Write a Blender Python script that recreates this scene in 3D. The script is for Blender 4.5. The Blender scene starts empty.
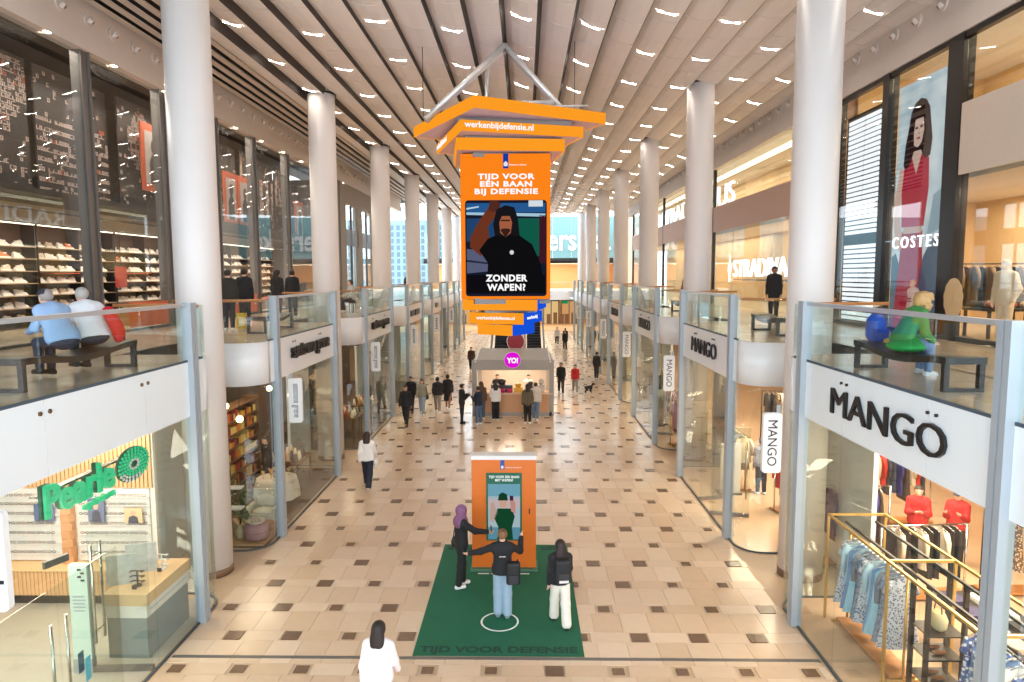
import bpy, math, random
import numpy as np
from mathutils import Matrix, Vector
random.seed(7)
S = bpy.context.scene
C = S.collection

# ------------------------------------------------------------------ camera
def cam_basis(p, y, r):
    cp, sp, cy, sy = math.cos(p), math.sin(p), math.cos(y), math.sin(y)
    fw = Vector((sy*cp, cy*cp, -sp)); rt = Vector((cy, -sy, 0)); up = rt.cross(fw)
    rt2 = rt*math.cos(r) + up*math.sin(r)
    return rt2, rt2.cross(fw), fw
rt, up, fw = cam_basis(0.096047, -0.018124, -0.003257)
cd = bpy.data.cameras.new('camera'); cd.sensor_width = 36; cd.lens = 684.09*36/1024
cd.clip_start = 0.05; cd.clip_end = 400
co = bpy.data.objects.new('camera', cd); C.objects.link(co)
M = Matrix((( rt.x, up.x, -fw.x, 0), (rt.y, up.y, -fw.y, 0), (rt.z, up.z, -fw.z, 6.5), (0, 0, 0, 1)))
co.matrix_world = M
S.camera = co

# ------------------------------------------------------------------ world, exposure
S.view_settings.view_transform = 'Standard'; S.view_settings.look = 'None'
S.view_settings.exposure = 0.3; S.view_settings.gamma = 1.0
S.view_settings.use_curve_mapping = False
W = bpy.data.worlds.new('sky'); S.world = W; W.use_nodes = True
bg = W.node_tree.nodes['Background']; bg.inputs[0].default_value = (0.80, 0.90, 1.0, 1); bg.inputs[1].default_value = 4.2
EXPO = 2**0.3       # screens and lit signs are set in display values
LAMP = 105.0      # radiance of the slots in the ceiling
def area_light(name, loc, sx, sy, power, col, rot=(0, 0, 0)):
    l = bpy.data.lights.new(name, 'AREA'); l.shape = 'RECTANGLE'; l.size = sx; l.size_y = sy
    l.energy = power; l.color = col
    o = bpy.data.objects.new(name, l); C.objects.link(o); o.location = loc; o.rotation_euler = rot
    return o
WARM = (1.0, 0.80, 0.58); NEUT = (1.0, 0.93, 0.84)

# ------------------------------------------------------------------ materials
MATS = {}
def mat(name, col=(.8, .8, .8), rough=.5, metal=0., spec=.5, noise=0., nscale=8., bump=0., emit=None, es=1., coat=0.):
    if name in MATS: return MATS[name]
    m = bpy.data.materials.new(name); m.use_nodes = True; MATS[name] = m
    nt = m.node_tree; b = nt.nodes['Principled BSDF']
    b.inputs['Base Color'].default_value = (*col, 1); b.inputs['Roughness'].default_value = rough
    b.inputs['Metallic'].default_value = metal; b.inputs['Specular IOR Level'].default_value = spec
    if coat: b.inputs['Coat Weight'].default_value = coat; b.inputs['Coat Roughness'].default_value = .08
    if noise or bump:
        tc = nt.nodes.new('ShaderNodeTexCoord'); nz = nt.nodes.new('ShaderNodeTexNoise')
        nz.inputs['Scale'].default_value = nscale; nz.inputs['Detail'].default_value = 4
        nt.links.new(tc.outputs['Object'], nz.inputs['Vector'])
        if noise:
            hs = nt.nodes.new('ShaderNodeHueSaturation'); hs.inputs['Color'].default_value = (*col, 1)
            mr = nt.nodes.new('ShaderNodeMapRange'); mr.inputs['To Min'].default_value = 1-noise; mr.inputs['To Max'].default_value = 1+noise
            nt.links.new(nz.outputs['Fac'], mr.inputs['Value']); nt.links.new(mr.outputs[0], hs.inputs['Value'])
            nt.links.new(hs.outputs[0], b.inputs['Base Color'])
        if bump:
            bp = nt.nodes.new('ShaderNodeBump'); bp.inputs['Strength'].default_value = bump; bp.inputs['Distance'].default_value = .02
            nt.links.new(nz.outputs['Fac'], bp.inputs['Height']); nt.links.new(bp.outputs[0], b.inputs['Normal'])
    if emit:
        b.inputs['Emission Color'].default_value = (*emit, 1); b.inputs['Emission Strength'].default_value = es
    return m
def glass(name, tint=(.93, .97, .96), ior=1.45, refl=1.0, haze=0.0):
    if name in MATS: return MATS[name]
    m = bpy.data.materials.new(name); m.use_nodes = True; MATS[name] = m
    nt = m.node_tree; nt.nodes.clear()
    o = nt.nodes.new('ShaderNodeOutputMaterial'); mx = nt.nodes.new('ShaderNodeMixShader')
    t = nt.nodes.new('ShaderNodeBsdfTransparent'); t.inputs[0].default_value = (*tint, 1)
    g = nt.nodes.new('ShaderNodeBsdfGlossy'); g.inputs['Roughness'].default_value = 0.0; g.inputs[0].default_value = (refl, refl, refl, 1)
    f0 = ((ior-1)/(ior+1))**2
    lw = nt.nodes.new('ShaderNodeLayerWeight'); pw = nt.nodes.new('ShaderNodeMath'); pw.operation = 'POWER'; pw.inputs[1].default_value = 5
    ma = nt.nodes.new('ShaderNodeMath'); ma.operation = 'MULTIPLY_ADD'; ma.inputs[1].default_value = (1-f0)*.5; ma.inputs[2].default_value = f0
    lw.inputs['Blend'].default_value = .5
    nt.links.new(lw.outputs['Facing'], pw.inputs[0]); nt.links.new(pw.outputs[0], ma.inputs[0])
    nt.links.new(ma.outputs[0], mx.inputs[0]); nt.links.new(t.outputs[0], mx.inputs[1]); nt.links.new(g.outputs[0], mx.inputs[2])
    nt.links.new(mx.outputs[0], o.inputs[0])
    return m
def emat(name, col, s=1.0):
    if name in MATS: return MATS[name]
    m = bpy.data.materials.new(name); m.use_nodes = True; MATS[name] = m
    nt = m.node_tree; nt.nodes.clear(); o = nt.nodes.new('ShaderNodeOutputMaterial'); e = nt.nodes.new('ShaderNodeEmission')
    e.inputs[0].default_value = (*col, 1); e.inputs[1].default_value = s/EXPO if s <= 1.05 else s; nt.links.new(e.outputs[0], o.inputs[0])
    return m
def srgb(r, g, b):
    return tuple(((c/255)/12.92 if c/255 <= .04045 else ((c/255+.055)/1.055)**2.4) for c in (r, g, b))
def cmat(rgb, rough=.75, **k):      # plain coloured cloth / plastic
    return mat('cloth_%d_%d_%d_%d' % (*rgb, int(rough*100)), srgb(*rgb), rough, noise=.08, nscale=14, **k)

# ------------------------------------------------------------------ mesh builder
class MB:
    def __init__(s): s.v = []; s.f = []; s.mi = []; s.sm = []
    def _add(s, vs, fs, m=0, smooth=False):
        n = len(s.v); s.v += [tuple(p) for p in vs]; s.f += [tuple(i+n for i in q) for q in fs]
        s.mi += [m]*len(fs); s.sm += [smooth]*len(fs); return s
    def box(s, x0, x1, y0, y1, z0, z1, m=0):
        vs = [(x, y, z) for z in (z0, z1) for y in (y0, y1) for x in (x0, x1)]
        return s._add(vs, [(0, 2, 3, 1), (4, 5, 7, 6), (0, 1, 5, 4), (1, 3, 7, 5), (3, 2, 6, 7), (2, 0, 4, 6)], m)
    def obox(s, c, size, R, m=0):       # oriented box, R 3x3 or z angle
        if isinstance(R, (int, float)): R = Matrix.Rotation(R, 3, 'Z')
        c = Vector(c); h = [d/2 for d in size]
        vs = [c + R @ Vector((x*h[0], y*h[1], z*h[2])) for z in (-1, 1) for y in (-1, 1) for x in (-1, 1)]
        return s._add(vs, [(0, 2, 3, 1), (4, 5, 7, 6), (0, 1, 5, 4), (1, 3, 7, 5), (3, 2, 6, 7), (2, 0, 4, 6)], m)
    def prism(s, pts, z0, z1, m=0):
        a = sum(pts[i][0]*pts[(i+1) % len(pts)][1]-pts[(i+1) % len(pts)][0]*pts[i][1] for i in range(len(pts)))
        if a < 0: pts = pts[::-1]
        n = len(pts); vs = [(x, y, z0) for x, y in pts]+[(x, y, z1) for x, y in pts]
        fs = [tuple(range(n))[::-1], tuple(range(n, 2*n))]+[(i, (i+1) % n, n+(i+1) % n, n+i) for i in range(n)]
        return s._add(vs, fs, m)
    def wallpath(s, pts, off, z0, z1, m=0, smooth=False):    # thin wall that follows a plan polyline; off = thickness to the left
        n = len(pts); P = [Vector((x, y)) for x, y in pts]; Q = []
        for i in range(n):
            d = (P[min(i+1, n-1)]-P[max(i-1, 0)]).normalized(); Q.append(P[i]+Vector((-d.y, d.x))*off)
        vs = [(p.x, p.y, z) for z in (z0, z1) for p in P]+[(p.x, p.y, z) for z in (z0, z1) for p in Q]
        main = []; edge = []
        for i in range(n-1):
            a, b, c, d = i, i+1, n+i+1, n+i
            e, f, g, h = 2*n+i, 2*n+i+1, 3*n+i+1, 3*n+i
            main += [(a, b, c, d), (f, e, h, g)]; edge += [(d, c, g, h), (b, a, e, f)]
        edge += [(0, n, 3*n, 2*n), (n-1, 3*n-1, 4*n-1, 2*n-1)]
        if off < 0: main = [q[::-1] for q in main]; edge = [q[::-1] for q in edge]
        s._add(vs, main, m, smooth); k = len(s.v)-len(vs)
        s.f += [tuple(k+i for i in q) for q in edge]; s.mi += [m]*len(edge); s.sm += [False]*len(edge)
        return s
    def tube(s, pts, r, n=8, m=0, smooth=True):
        P = [Vector(p) for p in pts]; rs = r if isinstance(r, (list, tuple)) else [r]*len(P)
        vs = []; ref = None
        for i, p in enumerate(P):
            d = (P[min(i+1, len(P)-1)]-P[max(i-1, 0)]).normalized()
            if ref is None: ref = Vector((0, 0, 1)) if abs(d.z) < .9 else Vector((1, 0, 0))
            u = d.cross(ref).normalized(); w = u.cross(d).normalized(); ref = w
            vs += [p+(u*math.cos(2*math.pi*k/n)+w*math.sin(2*math.pi*k/n))*rs[i] for k in range(n)]
        fs = [(i*n+k, i*n+(k+1) % n, (i+1)*n+(k+1) % n, (i+1)*n+k) for i in range(len(P)-1) for k in range(n)]
        s._add(vs, fs, m, smooth); b = len(s.v)-len(vs)
        s.f += [tuple(b+k for k in range(n))[::-1], tuple(b+len(vs)-n+k for k in range(n))]; s.mi += [m, m]; s.sm += [False, False]
        return s
    def lathe(s, prof, n=24, c=(0, 0, 0), m=0, smooth=True, a0=0., sx=1., sy=1., cap=True):
        vs = [(c[0]+r*sx*math.cos(a0+2*math.pi*k/n), c[1]+r*sy*math.sin(a0+2*math.pi*k/n), c[2]+z) for r, z in prof for k in range(n)]
        fs = [(i*n+k, i*n+(k+1) % n, (i+1)*n+(k+1) % n, (i+1)*n+k) for i in range(len(prof)-1) for k in range(n)]
        s._add(vs, fs, m, smooth); b = len(s.v)-len(vs)
        if not cap: return s
        s.f += [tuple(b+k for k in range(n))[::-1], tuple(b+len(vs)-n+k for k in range(n))]; s.mi += [m, m]; s.sm += [False, False]
        return s
    def ball(s, c, rx, ry, rz, m=0, n=10, k=6):
        prof = [(math.sin(math.pi*(i+.001)/k) if 0 < i < k else .02, -math.cos(math.pi*i/k)) for i in range(k+1)]
        vs = [(c[0]+r*rx*math.cos(2*math.pi*j/n), c[1]+r*ry*math.sin(2*math.pi*j/n), c[2]+z*rz) for r, z in prof for j in range(n)]
        fs = [(i*n+j, i*n+(j+1) % n, (i+1)*n+(j+1) % n, (i+1)*n+j) for i in range(k) for j in range(n)]
        return s._add(vs, fs, m, True)
    def plate(s, poly, o, r, u, t, m=0):          # flat polygon (u,v) in plane o + r*u + up*v, thickness t along r x u
        o, r, u = Vector(o), Vector(r), Vector(u); nrm = r.cross(u).normalized(); n = len(poly)
        a = sum(poly[i][0]*poly[(i+1) % n][1]-poly[(i+1) % n][0]*poly[i][1] for i in range(n))
        if a < 0: poly = poly[::-1]
        vs = [o+r*x+u*y for x, y in poly]+[o+r*x+u*y+nrm*t for x, y in poly]
        fs = [tuple(range(n))[::-1], tuple(range(n, 2*n))]+[(i, (i+1) % n, n+(i+1) % n, n+i) for i in range(n)]
        return s._add(vs, fs, m)
    def mesh(s, name, mats, off=(0, 0, 0)):
        me = bpy.data.meshes.new(name)
        me.from_pydata([(x-off[0], y-off[1], z-off[2]) for x, y, z in s.v], [], s.f)
        for m in (mats if isinstance(mats, (list, tuple)) else [mats]): me.materials.append(m)
        me.polygons.foreach_set('material_index', s.mi); me.polygons.foreach_set('use_smooth', s.sm); me.update()
        return me
    def build(s, name, mats, parent=None):        # coordinates in world when the parent is unrotated and placed
        off = origin_of(parent)
        return link(name, s.mesh(name, mats, off), parent)
def origin_of(p):
    while p is not None:
        if '_o' in p: return tuple(p['_o'])
        p = p.parent
    return (0, 0, 0)
def link(name, me, parent=None, loc=None, rz=0):
    o = bpy.data.objects.new(name, me); C.objects.link(o)
    if parent is not None: o.parent = parent
    if loc is not None: o.location = loc
    if rz: o.rotation_euler = (0, 0, rz)
    return o
def tag(o, label, cat, group=None):
    o['label'] = label; o['category'] = cat
    if group: o['group'] = group
    return o
def thing(name, label, cat, loc=(0, 0, 0), rz=0, group=None, local=False):
    o = bpy.data.objects.new(name, None); C.objects.link(o); o.location = loc; o.rotation_euler = (0, 0, rz)
    o.empty_display_size = .1
    if not local: o['_o'] = tuple(loc)
    return tag(o, label, cat, group)
def struct(name, loc=(0, 0, 0)):
    o = bpy.data.objects.new(name, None); C.objects.link(o); o.location = loc; o['_o'] = tuple(loc); o['kind'] = 'structure'
    return o
def sbuild(mb, name, mats):
    o = mb.build(name, mats); o['kind'] = 'structure'; return o
def box_obj(name, b, m, parent=None): return MB().box(*b).build(name, m, parent)

# ------------------------------------------------------------------ lettering
TEXTS = {}
def make_texts(specs):
    tmp = []
    for key, (s, off) in specs.items():
        cu = bpy.data.curves.new('lettering', 'FONT'); cu.body = s; cu.size = 1; cu.offset = off; cu.extrude = .5; cu.resolution_u = 3
        cu.space_line = 1.02; cu.space_character = 1.0 if len(s) < 8 or chr(10) not in s else 1.12
        if key == 'costes': cu.space_character = 1.4
        cu.align_x = 'CENTER'; o = bpy.data.objects.new('lettering', cu); C.objects.link(o); tmp.append((key, o))
    dg = bpy.context.evaluated_depsgraph_get()
    for key, o in tmp:
        me = bpy.data.meshes.new_from_object(o.evaluated_get(dg))
        co_ = np.empty(len(me.vertices)*3); me.vertices.foreach_get('co', co_); co_ = co_.reshape(-1, 3)
        lo, hi = co_.min(0), co_.max(0); TEXTS[key] = (me, (lo+hi)/2, hi-lo)
    for key, o in tmp:
        cu = o.data; bpy.data.objects.remove(o); bpy.data.curves.remove(cu)
def text(name, key, c, r, u, w, h, depth, m, parent=None):
    src, mid, ext = TEXTS[key]; me = src.copy(); me.name = name
    c, r, u = Vector(c), Vector(r), Vector(u); n = r.cross(u)
    a = Matrix((( r.x*w/ext[0], u.x*h/ext[1], n.x*depth, c.x), (r.y*w/ext[0], u.y*h/ext[1], n.y*depth, c.y), (r.z*w/ext[0], u.z*h/ext[1], n.z*depth, c.z), (0, 0, 0, 1)))
    me.transform(a @ Matrix.Translation((-mid[0], -mid[1], 0))); me.materials.clear(); me.materials.append(m)
    me.transform(Matrix.Translation(-Vector(origin_of(parent))))
    return link(name, me, parent)
make_texts({'mango': ('MANGO', .0), 'mangot': ('MANGO', .0), 'grene': ('søstrene grene', .012), 'grenet': ('søstrene grene', .0), 'pearle': ('Pearle', .018),
  'opt': ('opticiens', .02), 'strad': ('STRADIVARIUS', -.012), 'costes': ('COSTES', -.004), 'bershka': ('Bershka', .02),
  'werk': ('werkenbijdefensie.nl', .02), 'tijd': ('TIJD VOOR\nEEN BAAN\nBIJ DEFENSIE', .042), 'zonder': ('ZONDER\nWAPEN?', .042),
  'yo': ('YO!', .05), 'tvd': ('TIJD VOOR DEFENSIE', .04), 'imp': ('TIJD VOOR EEN BAAN\nMET WAPEN?', .03),
  'def': ('Ministerie van Defensie', .01), 'wb': ('werkenbij', .02), 'B': ('B', .0)})
# ------------------------------------------------------------------ shared materials
m_white = mat('white_paint', srgb(226, 222, 218), .55, noise=.02, nscale=3)
m_col = mat('column_plaster', srgb(222, 214, 209), .42, noise=.02, nscale=2)
m_fascia = mat('white_enamel_glass', srgb(232, 238, 240), .16, noise=.01, nscale=2)
m_curve = mat('white_curved_panel', srgb(228, 228, 227), .3, noise=.015, nscale=2)
m_steel = mat('painted_steel', srgb(166, 175, 182), .36, metal=.15, noise=.03, nscale=5)
m_gap = mat('dark_joint', srgb(70, 84, 94), .6, noise=.05)
m_rail = mat('brushed_rail', srgb(190, 198, 204), .28, metal=.5, noise=.02)
m_wood = mat('oak_handrail', srgb(190, 126, 70), .4, noise=.12, nscale=20)
m_glass = glass('clear_glass'); m_glassG = glass('shopfront_glass', (.92, .95, .93)); m_glassU = glass('upper_shop_glass', (.86, .88, .87), 1.6)
m_chrome = mat('brushed_chrome', (.62, .62, .6), .22, metal=1., noise=.03)
m_dark = mat('black_metal', srgb(34, 32, 31), .4, noise=.05)
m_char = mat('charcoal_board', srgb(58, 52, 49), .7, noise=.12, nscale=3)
m_bronze = mat('brass_fixing', srgb(120, 98, 70), .3, metal=.8, noise=.04)
m_soff = mat('shop_soffit', srgb(226, 218, 208), .8, noise=.02)
m_bulk = mat('bulkhead_plaster', srgb(212, 199, 188), .6, noise=.03, nscale=3)
m_mull = mat('grey_mullion', srgb(112, 106, 102), .4, metal=.3, noise=.04)
m_shopfloor = mat('shop_stone_floor', srgb(206, 176, 146), .22, noise=.08, nscale=2.5)
m_pfloor = mat('optician_floor', srgb(186, 178, 168), .25, noise=.08, nscale=2)
m_upfloor = None
TILE = [mat('stone_tile_%s' % n, srgb(*c), .2, noise=.06, nscale=5, spec=.6) for n, c in
        (('cream', (220, 194, 168)), ('pale', (227, 203, 178)), ('sand', (214, 186, 158)), ('buff', (217, 190, 163)), ('ivory', (223, 198, 172)))]
m_tdark = mat('stone_tile_dark', srgb(118, 92, 72), .22, noise=.15, nscale=9, spec=.6)
def tile_floor(name):
    m = mat(name, srgb(222, 198, 172), .18, spec=.6); nt = m.node_tree; b = nt.nodes['Principled BSDF']
    tc = nt.nodes.new('ShaderNodeTexCoord'); br = nt.nodes.new('ShaderNodeTexBrick')
    br.inputs['Scale'].default_value = 1.; br.inputs['Brick Width'].default_value = .8; br.inputs['Row Height'].default_value = .55
    br.inputs['Mortar Size'].default_value = .004; br.inputs['Color1'].default_value = (*srgb(226, 205, 182), 1); br.inputs['Color2'].default_value = (*srgb(212, 186, 158), 1)
    br.inputs['Mortar'].default_value = (*srgb(180, 156, 132), 1)
    nt.links.new(tc.outputs['Object'], br.inputs['Vector']); nt.links.new(br.outputs[0], b.inputs['Base Color'])
    return m
m_upfloor = tile_floor('upper_stone_floor')

# ------------------------------------------------------------------ plan
XL, XR, WL, WR = -6.1, 5.03, -11.1, 10.0
PER = 9.45; A0, B0 = 16.55, 21.75; KS = list(range(-1, 6)); YEND = 78.
SIDE = {'left': (XL, -1, WL), 'right': (XR, 1, WR)}
def arc(cx, cy, r, a0, a1, n=8): return [(cx+r*math.cos(a0+(a1-a0)*i/n), cy+r*math.sin(a0+(a1-a0)*i/n)) for i in range(n+1)]
def near_corner(X, s, A, r=.62, dep=1.9, o=0.):     # from deep inside the recess round to the front line
    y = A-1.0-o; cx = X+s*r; cy = y+r
    pts = [(X+s*dep, y)] + [(cx-s*r*math.sin(t), cy-r*math.cos(t)) for t in [math.pi/2*i/8 for i in range(9)]]
    return pts
def far_corner(X, s, B, r=.62, dep=1.9):
    y = B+1.1; cx = X+s*r; cy = y-r
    return [(cx-s*r*math.cos(t), cy+r*math.sin(t)) for t in [math.pi/2*i/8 for i in range(9)]] + [(X+s*dep, y)]

# ------------------------------------------------------------------ ground floor with its stone tiles
fl = sbuild(MB().box(-17, 17, -5, 112, -.2, -.012), 'floor', mat('floor_bed', srgb(196, 170, 142), .5, noise=.04))
pieces = []
rng = random.Random(3)
j0 = -2
def clipx(a, b): return max(a, XL+.03), min(b, XR-.03)
for j in range(j0, 62):
    y = 10.72+1.06*j; ph = 4.69 if j % 2 == 0 else 4.165
    xs = [ph-1.05*i for i in range(-1, 13)]
    for x in xs:
        if XL+.2 < x < XR-.2:
            d = rng.choice((.1, .115, .15)); pieces.append((x-d, x+d, y-d*.95, y+d*.95, -1))
        a, b = clipx(x+.17, x+1.05-.17)
        if b-a > .1: pieces.append((a, b, y-.17, y+.17, rng.randrange(5)))
        for q in (0, 1):
            a, b = clipx(x+.26+.525*q, x+.26+.525*(q+1))
            if b-a > .1: pieces.append((a, b, y+.17, y+.89, rng.randrange(5)))
pieces = [p for p in pieces if p[3] < 77]
pieces.sort(key=lambda p: (p[2] < 9.2, p[2]))
cache = {}
rest = MB()
for n, (a, b, c, d, t) in enumerate(pieces):
    g = .003; m = m_tdark if t < 0 else TILE[t]; z = .0025 if t < 0 else 0.
    if n < 300 and c > 9.2:
        w, h = round(b-a-2*g, 3), round(d-c-2*g, 3); k = (w, h, t)
        if k not in cache: cache[k] = MB().box(-w/2, w/2, -h/2, h/2, -.012, z).mesh('tile', m)
        link('tile', cache[k], fl, ((a+b)/2, (c+d)/2, 0))
    else:
        rest.box(a+g, b-g, c+g, d-g, -.012, z, 5 if t < 0 else t)
o = rest.build('tiles', TILE+[m_tdark], fl); o['kind'] = 'stuff'
tr = sbuild(MB().box(XL+.05, XR-.05, 11.03, 11.11, -.012, .008), 'trim_1', mat('zinc_strip', srgb(120, 116, 112), .35, metal=.4, noise=.03))

# ------------------------------------------------------------------ storey deck on each side, shop floors, soffits
for side, (X, s, Wx) in SIDE.items():
    up_ = MB(); sf = MB(); so = MB()
    deep = X+s*1.9; far = X+s*9.5
    def span(mb, x0, x1, y0, y1, z0, z1): mb.box(min(x0, x1), max(x0, x1), y0, y1, z0, z1)
    span(up_, deep, far+s*1.5, -5, YEND+14, 4.72, 4.95); span(sf, deep, far, -5, YEND, -.012, -.002); span(so, deep, far, -5, YEND, 3.93, 4.0)
    for k in range(-2, 7):
        A, B = A0+PER*k, B0+PER*k
        pts = near_corner(X+s*.06, s, A+.06)+far_corner(X+s*.06, s, B-.06)
        pts = [p for p in pts]
        up_.prism(pts, 4.72, 4.95); sf.prism(pts, -.012, .0); so.prism(pts, 3.93, 4.0)
    sbuild(up_, 'floor_upper_'+side, m_upfloor); sbuild(sf, 'floor_shop_'+side, m_pfloor if False else m_shopfloor); sbuild(so, 'ceiling_shop_'+side, m_soff)
    # back wall of the shops on the ground floor
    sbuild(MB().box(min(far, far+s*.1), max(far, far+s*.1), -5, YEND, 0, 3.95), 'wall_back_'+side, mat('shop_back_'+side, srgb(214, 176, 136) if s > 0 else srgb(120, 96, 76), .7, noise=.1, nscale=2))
MATS_N = [0, 0, 0]
# ------------------------------------------------------------------ bays: shopfront glazing, fascia, balustrade
ORD = ['nearest', 'second', 'third', 'fourth', 'fifth', 'sixth', 'seventh', 'eighth']
wn = 0
for side, (X, s, Wx) in SIDE.items():
    for bi, k in enumerate(KS):
        A, B = A0+PER*k, B0+PER*k; wn += 1
        near, farc = near_corner(X, s, A), far_corner(X, s, B)
        o1 = s   # thickness goes inwards: along the path direction y+, left normal is -x
        th = (.016 if s < 0 else -.016)
        yn, yf = near[-1][1], farc[0][1]
        cuts = [yn, A, A+1.36, A+3.66, B, yf]
        # glazing
        wdw = struct('window_%d' % wn, (X, (A+B)/2, 0))
        MB().wallpath(near, th, .02, 3.93, smooth=True).build('pane', m_glassG, wdw)
        MB().wallpath(farc, th, .02, 3.93, smooth=True).build('pane', m_glassG, wdw)
        for a, b in zip(cuts[:-1], cuts[1:]):
            MB().box(min(X, X+s*.016), max(X, X+s*.016), a+.006, b-.006, .02, 3.93).build('pane', m_glassG, wdw)
        MB().wallpath(near+[(X, yn+.01), (X, yf-.01)]+farc, .05 if s < 0 else -.05, .0, .022).build('base_rail', m_gap, wdw)
        for py in (A, B):
            for q in (-1, 1):
                x0 = X-s*.1; x1 = X+s*.075
                MB().box(min(x0, x1), max(x0, x1), py+q*.06-.048, py+q*.06+.048, .0, 6.02).build('post', m_steel, wdw)
            MB().box(min(X-s*.08, X+s*.07), max(X-s*.08, X+s*.07), py-.012, py+.012, 0, 6.0).build('post_gap', m_gap, wdw)
        # fascia
        fa = struct('trim_%d' % (wn+1), (X, (A+B)/2, 3.95))
        t2 = .05 if s < 0 else -.05
        MB().wallpath(near, t2, 3.95, 4.945, smooth=True).build('curved_panel', m_curve, fa)
        MB().wallpath(farc, t2, 3.95, 4.945, smooth=True).build('curved_panel', m_curve, fa)
        for a, b in zip(cuts[:-1], cuts[1:]):
            MB().box(min(X, X+s*.05), max(X, X+s*.05), a+.004, b-.004, 3.95, 4.945).build('fascia_panel', m_fascia, fa)
        MB().box(min(X-s*.004, X+s*.03), max(X-s*.004, X+s*.03), yn, yf, 4.946, 4.985).build('edge_strip', m_gap, fa)
        if k < 2 and s < 0:
            for cy in cuts[2:4]:
                for q in (-.09, .09):
                    MB().tube([(X-s*.02, cy+q, 4.78), (X+s*.01, cy+q, 4.78)], .03, 10).build('fixing', m_bronze, fa)
        # balustrade
        ba = thing('glass_balustrade', 'glass balustrade with steel rail on the %s gallery, %s bay from the camera' % (side, ORD[bi]), 'balustrade', (X, (A+B)/2, 4.95), 0, 'gallery balustrades')
        t3 = .02 if s < 0 else -.02
        for nm, pth in (('n', near), ('f', farc)):
            MB().wallpath([(x+s*.012, y) for x, y in pth], t3, 4.955, 5.95, smooth=True).build('glass_panel', m_glass, ba)
            MB().tube([(x+s*.10, y+(.06 if nm == 'n' else -.06), 5.93) for x, y in pth], .032, 8).build('wooden_handrail', m_wood, ba)
        for a, b in zip(cuts[:-1], cuts[1:]):
            MB().box(min(X+s*.012, X+s*.032), max(X+s*.012, X+s*.032), a+.006, b-.006, 4.99, 5.95).build('glass_panel', m_glass, ba)
        MB().box(min(X-s*.03, X+s*.07), max(X-s*.03, X+s*.07), A-.1, B+.1, 5.95, 6.01).build('top_rail', m_rail, ba)
    # shaded recess walls behind the columns
    for k in KS[:-1]:
        B, A = B0+PER*k+1.1, A0+PER*(k+1)-1.0
        x0, x1 = X+s*1.9, X+s*2.0
        MATS_N[0] += 1
        sbuild(MB().box(min(x0, x1), max(x0, x1), B, A, 0, 4.95), 'wall_recess_%s_%d' % (side, MATS_N[0]), m_curve)
# ------------------------------------------------------------------ columns
for side, (X, s, Wx) in SIDE.items():
    cx = -6.92 if s < 0 else 5.98
    for i in range(7):
        cy = 14.45+PER*i
        c = thing('column', 'tall round white column, %s from the camera along the %s side' % (ORD[i], side), 'column', (cx, cy, 0), 0, 'round white columns')
        n = 40 if i < 2 else 24
        MB().lathe([(.455, .16), (.455, 12.98)], n, (cx, cy, 0)).build('shaft', m_col, c)
        MB().lathe([(.462, 0), (.462, .16)], n, (cx, cy, 0)).build('plinth', mat('column_plinth', srgb(122, 92, 70), .4, noise=.08), c)
        MB().lathe([(.51, 0), (.51, .05)], n, (cx, cy, 12.62 if s < 0 else 12.86)).build('collar', m_dark, c)  # dark ring stands in for the shaded gap at the ceiling
# ------------------------------------------------------------------ upper walls
def nozzle(mb, x, s, y, z):
    mb.tube([(x, y, z), (x-s*.05, y, z)], [.17, .17], 14, 0)
    mb.tube([(x-s*.05, y, z), (x-s*.12, y+.04, z-.06)], [.11, .075], 12, 0); mb.tube([(x-s*.12, y+.04, z-.06), (x-s*.125, y+.042, z-.064)], [.05, .05], 10, 1)
wl = struct('wall_left', (WL, 30, 4.95))
MB().box(WL-.3, WL+.06, 5, 62, 12.55, 13.45).build('bulkhead', m_bulk, wl)
MB().box(WL-.3, WL+.12, 5, 62, 12.15, 12.55).build('bulkhead_ledge', m_bulk, wl)
for i in range(34):
    mb = MB(); nozzle(mb, WL+.06, -1, 13.6+1.05*i, 12.95); mb.build('air_nozzle', [m_bulk, m_mull], wl)
for i in range(12):
    MB().box(WL-.005, WL+.09, 13.6+2.6*i, 13.75+2.6*i, 12.135, 12.152).build('downlight', emat('downlight', (1, .86, .66), 18), wl)
LM = [6.5, 10.2, 13.9, 17.6, 21.3, 24.9, 28.4, 32.4, 36.8, 41.2]
for y in LM:
    MB().box(WL-.25, WL+.03, y-.11, y+.11, 4.95, 12.15).build('mullion', m_mull, wl)
    MB().box(WL-.05, WL+.08, y+.13, y+.19, 4.95, 12.15).build('mullion_fin', m_mull, wl)
for a, b in zip(LM[:-1], LM[1:]):
    MB().box(WL-.03, WL-.005, a+.11, b-.11, 4.97, 12.1).build('pane', m_glassU, wl)
    MB().box(WL-.06, WL+.02, a+.11, b-.11, 4.95, 5.02).build('sill', m_dark, wl)
m_opn = mat('orange_panel_face', srgb(206, 96, 52), .4, noise=.1, nscale=2)
for a, b in ((19.0, 21.1), (21.6, 24.7), (25.2, 28.2)): MB().box(WL+.01, WL+.03, a, b, 5.05, 5.75).build('orange_panel', m_opn, wl)  # plain orange panels along the foot of the shop glass
m_gw = mat('grey_render', srgb(150, 138, 126), .7, noise=.05, nscale=2)
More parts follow.
